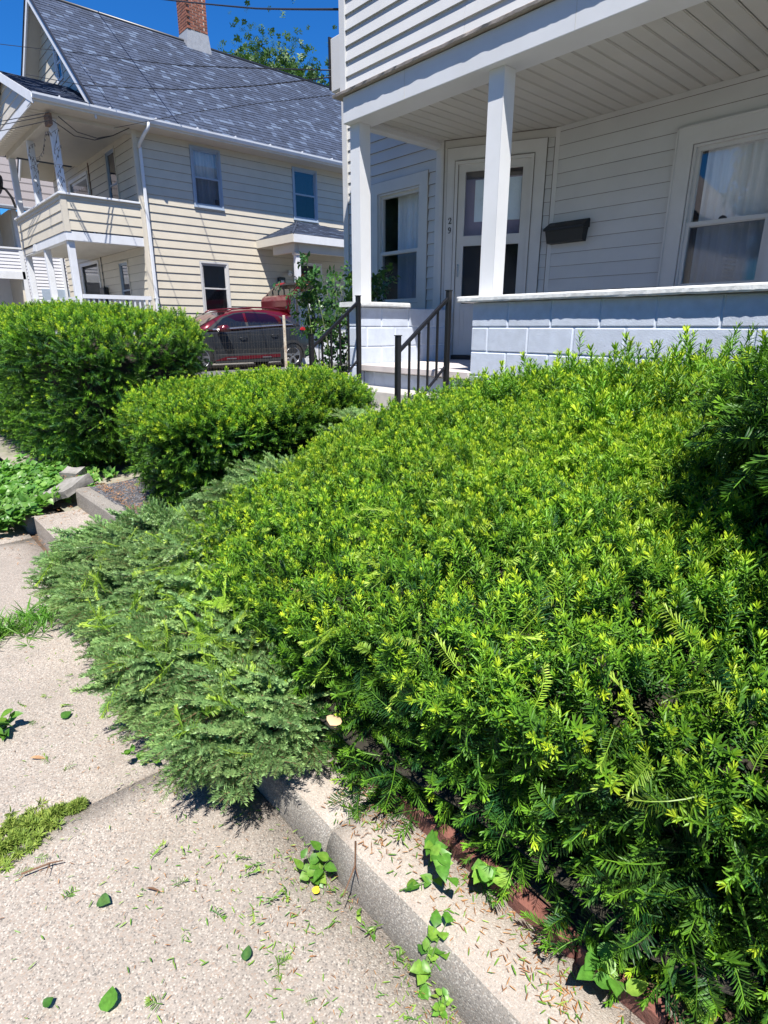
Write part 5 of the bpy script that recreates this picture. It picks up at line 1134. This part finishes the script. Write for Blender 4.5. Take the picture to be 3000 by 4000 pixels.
strip('rear_glass', [(8.99, .80), (9.15, .96), (9.30, 1.08)], CX-.60, CX+.62, CARGLASS); strip('glass_lining', [(9.03, .775), (9.19, .935), (9.34, 1.05)], CX-.58, CX+.60, SEATDK)
strip('gate_panel', [(9.30, 1.08), (9.48, 1.15), (9.70, 1.10), (9.84, 1.0)], CX-.70, CX+.72, CARGREY, .10)
for sx in (1, -1): strip('gate_side', [(8.92, .40), (8.95, .74), (9.15, .93), (9.30, 1.05)], CX+sx*.64-.03, CX+sx*.64+.03, CARRED, .07)
strip('gate_lamp', [(9.32, 1.10), (9.48, 1.170), (9.66, 1.13)], CX+.42, CX+.66, LAMPRED, .02); strip('gate_lamp', [(9.32, 1.10), (9.48, 1.170), (9.66, 1.13)], CX-.64, CX-.40, LAMPRED, .02)
tube('gas_strut', [(CX+.62, 9.05, .12), (CX+.64, 9.38, .92)], .012, CARPLAST, CAR, 6)
box('seat', (CX-.65, 7.2, ZG+.5), (CX-.15, 7.4, ZG+1.15), SEATDK, CAR); box('seat', (CX+.15, 7.2, ZG+.5), (CX+.65, 7.4, ZG+1.15), SEATDK, CAR)
tag(loft('blue_bag', [[(CX+.1+a, 7.05+.10*k, ZG+b) for a, b in ((-.05, 1.0), (.35, 1.0), (.38-.05*k, 1.18), (.15, 1.28-.05*k), (0, 1.15))] for k in range(3)], BLUEBAG))

# ------------------------------------------------------------------ wire fence, cables, dish, string lights
FN = empty('wire_fence', (-9.4, 5.5, -1.07), 'sagging loop-topped wire fence on a rusty post before the car', 'fence')
box('post', (-9.425, 5.93, -1.1), (-9.385, 5.97, .19), RUST, FN, bev=.005)
def wire(pts, r=.0014): tube('wire', pts, r, WIRE, FN, 4)
y = 4.15
while y < 6.75:
    wob = .012*math.sin(y*5); r_ = .032
    pts = [(-9.40+wob, y, -1.07), (-9.40+wob, y, .045)]+[(-9.40+wob, y+r_-r_*math.cos(a), .045+r_*math.sin(a)) for a in [math.pi*i/6 for i in range(1, 6)]]+[(-9.40+wob, y+2*r_, .045), (-9.40+wob, y+2*r_, -1.07)]
    wire(pts); y += .105
y = 4.15
while y < 6.75:
    r_ = .025; pts = [(-9.385, y, -1.07), (-9.385, y, -.40)]+[(-9.385, y+r_-r_*math.cos(a), -.40+r_*math.sin(a)) for a in [math.pi*i/4 for i in range(1, 4)]]+[(-9.385, y+2*r_, -.40), (-9.385, y+2*r_, -1.07)]
    wire(pts, .0013); y += .0525*2
for z in (-.02, -.14, -.26, -.38, -.47, -.56, -.66, -.78, -.92): wire([(-9.40+.01*math.sin(q), 4.15+q*.26, z+.006*math.sin(q*2+z*9)) for q in range(11)])
def cable(label, pts, r=.011, sagm=.05):
    P = [ray(u, v).normalized()*d for u, v, d in pts]; Q = []
    for a, b in zip(P, P[1:]): Q += sag(a, b, sagm*(a-b).length*.02, 8)[:-1]
    Q.append(P[-1]); o = tube('overhead_cable', Q, r, CABLE, None, 5); return tag(o, label, 'cable', 'overhead cables')
cable('thick black cable crossing above the chimney to the white house', [(300, -60, 24), (640, -2, 17), (1000, 33, 12), (1330, 36, 8.3)], .012)
cable('thin cable running across the upper roof to the white cornice', [(-60, 165, 24), (300, 205, 19), (700, 255, 13), (1292, 274, 9.0)], .008)
cable('slack cable running across the middle of the shingle roof', [(100, 290, 22), (330, 333, 17), (720, 350, 12.5), (1000, 335, 10.5), (1292, 301, 9.0)], .008)
cable('faint cable low over the shingle roof from the porch eave', [(445, 500, 16), (740, 440, 13.5), (1000, 405, 12), (1290, 372, 9.2)], .005)
for k, (v0, v1) in enumerate(((471, 438), (486, 450), (510, 470))): cable(('topmost', 'middle', 'lowest')[k]+' of three service cables meeting the corner of the upper porch', [(-70, v0+15, 20), (90, (v0+v1)/2+3, 17.8), (192, v1, 16.4)], .009)
for k, q in enumerate(([(228, 455, 16.3), (300, 515, 16.7), (380, 540, 17.2), (440, 530, 17.6), (505, 500, 17.9)], [(205, 470, 16.3), (290, 530, 16.7), (370, 547, 17.2), (440, 530, 17.6)])): cable(('upper', 'lower')[k]+' looping cable hung under the upper porch ceiling', q, .010, .0)
tag(box('cable_junction_box', (-16.42, 4.33, 4.30), (-16.12, 4.42, 4.52), ROTTEN), 'dark weathered cable box on the upper porch corner post', 'box')
DS = empty('satellite_dish', (-20.9, 4.4, 2.97), 'dark satellite dish on a bent arm at the balcony corner', 'dish')
P = [ray(u, v).normalized()*21 for u, v in ((62, 812), (45, 770), (22, 740), (10, 735))]; tube('arm', P, .035, METER, DS, 6)
dc = ray(6, 725).normalized()*20.9; dv_ = Vector((-.50, -.82, .28)).normalized(); da = dv_.cross(Vector((0, 0, 1))).normalized(); db = dv_.cross(da)
V = [dc]; Fc = []
for rr, dep in ((.12, .01), (.22, .05)):
    for i in range(16): a = i*math.pi/8; V.append(dc+(da*math.cos(a)+db*math.sin(a)*1.15)*rr+dv_*dep)
Fc = [(0, 1+i, 1+(i+1) % 16) for i in range(16)]+[(1+i, 17+i, 17+(i+1) % 16, 1+(i+1) % 16) for i in range(16)]; part('dish', V, Fc, METER, DS, True)
def string_light(label, pts, d):
    P = [ray(u, v).normalized()*dd for (u, v), dd in zip(pts, d)]; Q = []
    for a, b in zip(P, P[1:]): Q += [a.lerp(b, i/4) for i in range(4)]
    root = empty('string_lights', Q[0], label, 'string lights', 'string lights on the upper porch posts')
    tube('wire', Q, .005, CABLE, root, 4)
    for i in range(0, len(Q), 2): tube('bulb', [Q[i], Q[i]+Vector((.02*math.sin(i*2.3), 0, -.045)), Q[i]+Vector((.03*math.sin(i*2.3), 0, -.07))], [.006, .010, .004], CABLE, root, 5)
string_light('dark string lights wound round the corner post of the upper porch', [(180, 515), (200, 520), (228, 500), (212, 590), (238, 565), (215, 640), (245, 645), (225, 680), (250, 700), (232, 735)], [16.5]*10)
string_light('dark string lights looping between the two near posts of the upper porch', [(195, 515), (178, 515), (172, 560), (168, 590), (155, 612), (140, 617), (120, 610)], [16.6, 16.8, 17, 17.2, 17.4, 17.6, 17.8])
string_light('dark string lights wound round the middle post of the upper porch', [(135, 560), (115, 570), (112, 600), (125, 620), (145, 640), (120, 650), (150, 665), (130, 700), (160, 735), (140, 760)], [17.9]*10)

# ------------------------------------------------------------------ weeds, fallen leaves, litter on the pavement
LEAFM = {}
def leafobj(shape, L, w, tint, bend, mat):
    key = (shape, round(L, 3), round(w, 3), round(tint, 1), round(bend, 1), mat.name)
    if key not in LEAFM:
        V, Fc, ti = [], [], []; leaf_mesh(V, Fc, ti, Vector((0, 0, 0)), Vector((0, 1, 0)), Vector((0, 0, 1)), L, w, tint, shape, bend)
        me = bpy.data.meshes.new('leaf'); me.from_pydata([tuple(v) for v in V], [], Fc); me.materials.append(mat); a = me.attributes.new('tint', 'FLOAT', 'POINT'); a.data.foreach_set('value', ti)
        me.polygons.foreach_set('use_smooth', [True]*len(me.polygons)); LEAFM[key] = me
    return LEAFM[key]
def put_leaf(parent, p, d, roll, me, name='leaf'):
    o = bpy.data.objects.new(name, me); link(o, parent); d = Vector(d).normalized(); n_ = Vector((0, 0, 1)); s = d.cross(n_).normalized(); n_ = s.cross(d)
    mt = Matrix((s, d, n_)).transposed().to_4x4() @ Matrix.Rotation(roll, 4, 'Y'); o.matrix_local = Matrix.Translation(Vector(p)-off(parent)) @ mt; return o
def weed(name, label, base, stems, nl, L, w, shape, tint, seed, hgt, lean=(0, 0), spread=.5):
    L, w, hgt = L*.62, w*.62, hgt*.75; R = random.Random(seed); b = Vector(base); root = empty(name, b, label, 'weed')
    for s_ in range(stems):
        a = R.uniform(0, 6.28); tip = b+Vector((lean[0]+math.cos(a)*spread*hgt, lean[1]+math.sin(a)*spread*hgt, hgt*R.uniform(.6, 1.1))); mid = b.lerp(tip, .5)+Vector((0, 0, hgt*.15))
        pts = [b.lerp(mid, t).lerp(mid.lerp(tip, t), t) for t in [i/6 for i in range(7)]]; tube('stem', pts, [.0022-.0002*i for i in range(7)], bpy.data.materials.get('weed_stem') or M('weed_stem', (.12, .20, .05), .6), root, 4)
        for i in range(nl):
            t = (i+1)/nl; k = t*6; p = pts[min(6, int(k))]; ph = i*2.4+R.uniform(-.4, .4)
            put_leaf(root, p, (math.cos(ph), math.sin(ph), R.uniform(-.1, .6)), R.uniform(-.5, .5), leafobj(shape, round(L*R.uniform(.6, 1.1), 2), w, tint+R.choice((-.2, 0, .2)), R.choice((.1, .3)), WEEDM))
    return root
weed('weed_plant', 'bushy light green weed at the kerb foot under the spruce tip', gp(1235, 3440, -1.5), 4, 5, .065, .05, 'ovate', .55, 1, .10)
weed('weed_plant', 'tiny two-leaved weed by the kerb below the yellow leaf', gp(1395, 3580, -1.5), 1, 3, .03, .022, 'ovate', .6, 2, .04)
weed('weed_plant', 'small spiky weed in the kerb joint with a red-tipped bud', gp(1455, 3660, -1.5), 3, 5, .035, .010, 'long', .5, 3, .05)
weed('goosefoot_weed', 'tall toothed-leaf weed growing over the kerb near the bottom', gp(1640, 3860, -1.5), 4, 7, .055, .05, 'goose', .5, 4, .17, (.01, .05), .28)
weed('weed_plant', 'leafy weed in the slab joint at the spruce shadow edge', gp(630, 2980, -1.5), 2, 6, .045, .036, 'ovate', .5, 5, .10, (-.02, -.08))
weed('weed_plant', 'dark glossy weed at the left edge of the pavement', gp(20, 2870, -1.5), 4, 6, .09, .045, 'ovate', .25, 6, .12)
weed('weed_plant', 'low weed cluster with clippings at the bottom of the kerb', gp(1720, 3960, -1.5), 5, 5, .03, .022, 'ovate', .6, 8, .05)
weed('broadleaf_weed', 'broad pale green plantain weed in front of the red bricks', gp(2700, 3985, -1.36), 2, 2, .13, .075, 'ovate', .65, 9, .05)
weed('bindweed_vine', 'trailing heart-leaved vine hanging over the red edging bricks', gp(1660, 3280, -1.35), 3, 6, .07, .055, 'heart', .45, 10, .10, (.15, -.02), .7)
weed('bindweed_vine', 'second heart-leaved vine drooping over bricks farther along the edging', gp(1850, 3400, -1.35), 3, 5, .075, .06, 'heart', .45, 11, .09, (.12, -.03), .7)
weed('bindweed_vine', 'long-leaved vine shaded under the yew near the corner', gp(2330, 3760, -1.35), 3, 4, .085, .055, 'ovate', .45, 12, .08, (.05, -.03), .7)
weed('weed_sprig', 'uprooted pale sprig with five leaves lying on the kerb top', gp(1560, 3480, -1.40), 1, 6, .055, .042, 'heart', .35, 13, .02, (.05, .06), 2)
def fallen(name, label, u, v, L, w, mat, tint, shape='ovate', z=-1.495, rot=0.0, bend=.1):
    p = gp(u, v, z); L, w = L*.8, w*.8; o = bpy.data.objects.new(name, leafobj(shape, L, w, tint, bend, mat)); link(o); o.location = p+Vector((0, 0, .006)); o.rotation_euler = (.22, .28*math.sin(u), rot); return tag(o, label, 'leaf', 'fallen leaves')
fallen('fallen_leaf', 'pale green leaf on the pavement beside the spruce shadow', 240, 2810, .055, .048, WEEDM, .25, rot=.3)
fallen('fallen_leaf', 'dark green rounded leaf lying alone on the open pavement', 385, 3520, .052, .045, ROSEM, .4, rot=-1.0)
fallen('fallen_leaf', 'large pale leaf with yew sprigs near the bottom edge', 420, 3960, .065, .055, WEEDM, .5, rot=1.0)
fallen('fallen_leaf', 'grey-green leaf near the bottom left of the pavement', 170, 3940, .03, .03, WEEDM, .1, rot=.2)
fallen('fallen_leaf', 'dark leaf near the clippings in the middle of the pavement', 960, 3760, .045, .035, ROSEM, .3, rot=.8)
fallen('fallen_leaf', 'small bright yellow leaf beside the weed at the kerb', 1228, 3498, .030, .028, M('yellow_leaf', (.75, .50, .02), .6), .5, rot=.5)
fallen('fallen_leaf', 'curled orange-brown leaf at the left of the pavement', 120, 2965, .06, .022, DEADLEAF, .5, 'long', rot=-.6, bend=.5)
fallen('fallen_leaf', 'small brown pod-like leaf on the open pavement', 570, 3475, .055, .014, TWIG, .5, 'long', rot=-.9, bend=.3)
o = fallen('fallen_leaf', 'dry tan curled leaf caught on the spruce', 1290, 2840, .07, .06, M('tan_leaf', (.55, .38, .22), .8), .5, z=-1.10, rot=.4, bend=.5); 
o = fallen('fallen_leaf', 'brown dry leaf caught on the yew top', 1150, 2320, .05, .05, DEADLEAF, .5, z=-.86, rot=.4, bend=.5)
fallen('fallen_leaf', 'light green leaf half under the kerb weed', 2390, 3810, .05, .045, WEEDM, .6, z=-1.40, rot=.9)
for (u, v, pts, lab) in ((85, 3420, ((0, 0), (.015, .07), (.03, .10)), 'forked brown twig on the pavement near the moss'), (1360, 3360, ((-.03, .05), (.03, .0), (.08, -.08)), 'dry pale twig lying across the kerb corner')):
    p = gp(u, v, -1.49 if u < 999 else -1.40); tw = empty('twig', p, lab, 'twig'); tube('stem', [p+Vector((a, b, .006)) for a, b in pts], [.003, .0025, .0015], TWIG, tw, 5); tube('fork', [p+Vector((pts[1][0], pts[1][1], .006)), p+Vector((pts[1][0]+.04, pts[1][1]-.02, .012))], [.002, .001], TWIG, tw, 4)
# moss along the slab joint, grassy weeds in the next joint
n = 3600; yy = rng.uniform(-.12, .27, n); wd = .055*np.clip(1.15-np.abs((yy+.02)/.26)**2, .03, 1); xx = -1.80+rng.normal(0, 1, n)*wd*.7
P_ = np.stack([xx, yy, np.full(n, -1.499)], 1); P_ = P_[(vnoise(P_, 30, 2.0)+.5*vnoise(P_, 75, 5.0)) > .08]; n = len(P_); D_ = unit(np.array([[0, 0, 1.]])+rng.normal(0, .7, (n, 3)))
tag(scatter('moss_patch', P_, eulers(D_, rng.uniform(0, 6.28, n)), rng.uniform(.6, 1.2, n), rng.integers(0, 3, n), MS, None), 'bright green moss growing along the joint between paving slabs', 'moss', kind='stuff')
n = 150; P_ = np.stack([-3.3+rng.normal(0, .09, n), rng.uniform(.1, .72, n), np.full(n, -1.505)], 1); D_ = unit(np.array([[0, 0, .8]])+rng.normal(0, .6, (n, 3)))
tag(scatter('joint_grass', P_, eulers(D_, rng.uniform(0, 6.28, n)), rng.uniform(.35, .8, n), rng.integers(0, 2, n), GR, None), 'straggly grass growing in the far slab joint beside the spruce', 'grass', kind='stuff')
# loose clippings and needles
NEED = []
for i in range(3):
    V, Fc, ti = [], [], []; needle(V, Fc, ti, Vector((-.012, 0, 0)), Vector((1, .1*i, 0)), Vector((0, 0, 1)), .024, .0034, .4, .6); NEED.append(sprig_obj('loose_needle', V, Fc, ti, NEEDLEM))
SM = [sprig_obj('cut_tip', *(lambda q: (q[0], q[1], q[2], NEEDLEM))(yew_sprig(200+i, .03+.012*i, 9+3*i, .020, .0032, True, .3, .7, .3, False)), mats=[NEEDLEM, NEEDLEM]) for i in range(3)]
BN = []
for i in range(2):
    V, Fc, ti = [], [], []; needle(V, Fc, ti, Vector((-.012, 0, 0)), Vector((1, .15*i, 0)), Vector((0, 0, 1)), .024, .003, .4, .6); BN.append(sprig_obj('brown_needle', V, Fc, ti, BROWNM))
def litter(name, label, cat, n, xf, srcs, zf, scale, flat=.18):
    P_ = xf(n); q_ = np.concatenate([P_, np.zeros((len(P_), 1))], 1); P_ = P_[vnoise(q_, 4.5, 1.3)+.7*vnoise(q_, 13, 4.0)+rng.normal(0, .25, len(P_)) > -.05]; n = len(P_); P_ = np.concatenate([P_, zf(P_)], 1); a = rng.uniform(0, 6.28, n); D_ = np.stack([np.cos(a), np.sin(a), rng.normal(0, flat, n)], 1)
    ax = 'X' if srcs[0].name.startswith(('loose', 'brown')) else 'Z'
    return tag(scatter(name, P_, eulers(D_, rng.uniform(-.4, .4, n) if ax == 'X' else rng.uniform(0, 6.28, n), ax), rng.uniform(*scale, n), rng.integers(0, len(srcs), n), srcs, None), label, cat, kind='stuff')
def wx(n): x = rng.uniform(-3.2, .4, n); y = .74-np.abs(rng.exponential(.33, n)); k = (y > -.5) & (rng.random(n) < np.clip(.45+.30*(x+1.6), .12, 1)); return np.stack([x[k], y[k]], 1)
def kx(n): return np.stack([rng.uniform(-1.2, .5, n), .79+.17*rng.random(n)**.6], 1)
wz = lambda P_: np.full((len(P_), 1), -1.4955); kz = lambda P_: np.full((len(P_), 1), -1.4005)
litter('loose_clippings', 'loose green yew needles scattered over the pavement', 'clippings', 7500, wx, NEED, wz, (.4, 1.0)); litter('cut_tips', 'small cut yew tips scattered over the pavement', 'clippings', 420, wx, SM, lambda P_: wz(P_)+.006, (.6, 1.2))
litter('brown_needles', 'brown dry needles scattered along the pavement edge', 'needles', 3600, wx, BN, wz, (.4, .8)); litter('kerb_needles', 'orange dry needles gathered on the kerb top', 'needles', 1500, kx, BN, kz, (.45, .95)); litter('kerb_clippings', 'green yew needles on the kerb top', 'clippings', 520, kx, NEED, kz, (.7, 1.2))
def px_(n): return np.stack([rng.uniform(-4.85, -3.6, n), 1.22+rng.exponential(.25, n)], 1)
litter('path_needles', 'red-brown dry needles drifted on the asphalt path', 'needles', 1700, px_, BN, lambda P_: np.full((len(P_), 1), -1.195)+.03*np.clip(P_[:, 1:2]-1.2, 0, 1), (.8, 1.6), .3)
def ix_(n): return np.stack([-5.0+rng.normal(0, .35, n), .95+rng.normal(0, .25, n)], 1)
litter('step_needles', 'red-brown dry needles lying around the broken slab', 'needles', 900, ix_, BN, lambda P_: np.where(P_[:, 1:2] > 1.12, -1.21, np.where(P_[:, 1:2] > .78, -1.345, -1.495)), (.8, 1.5), .3)
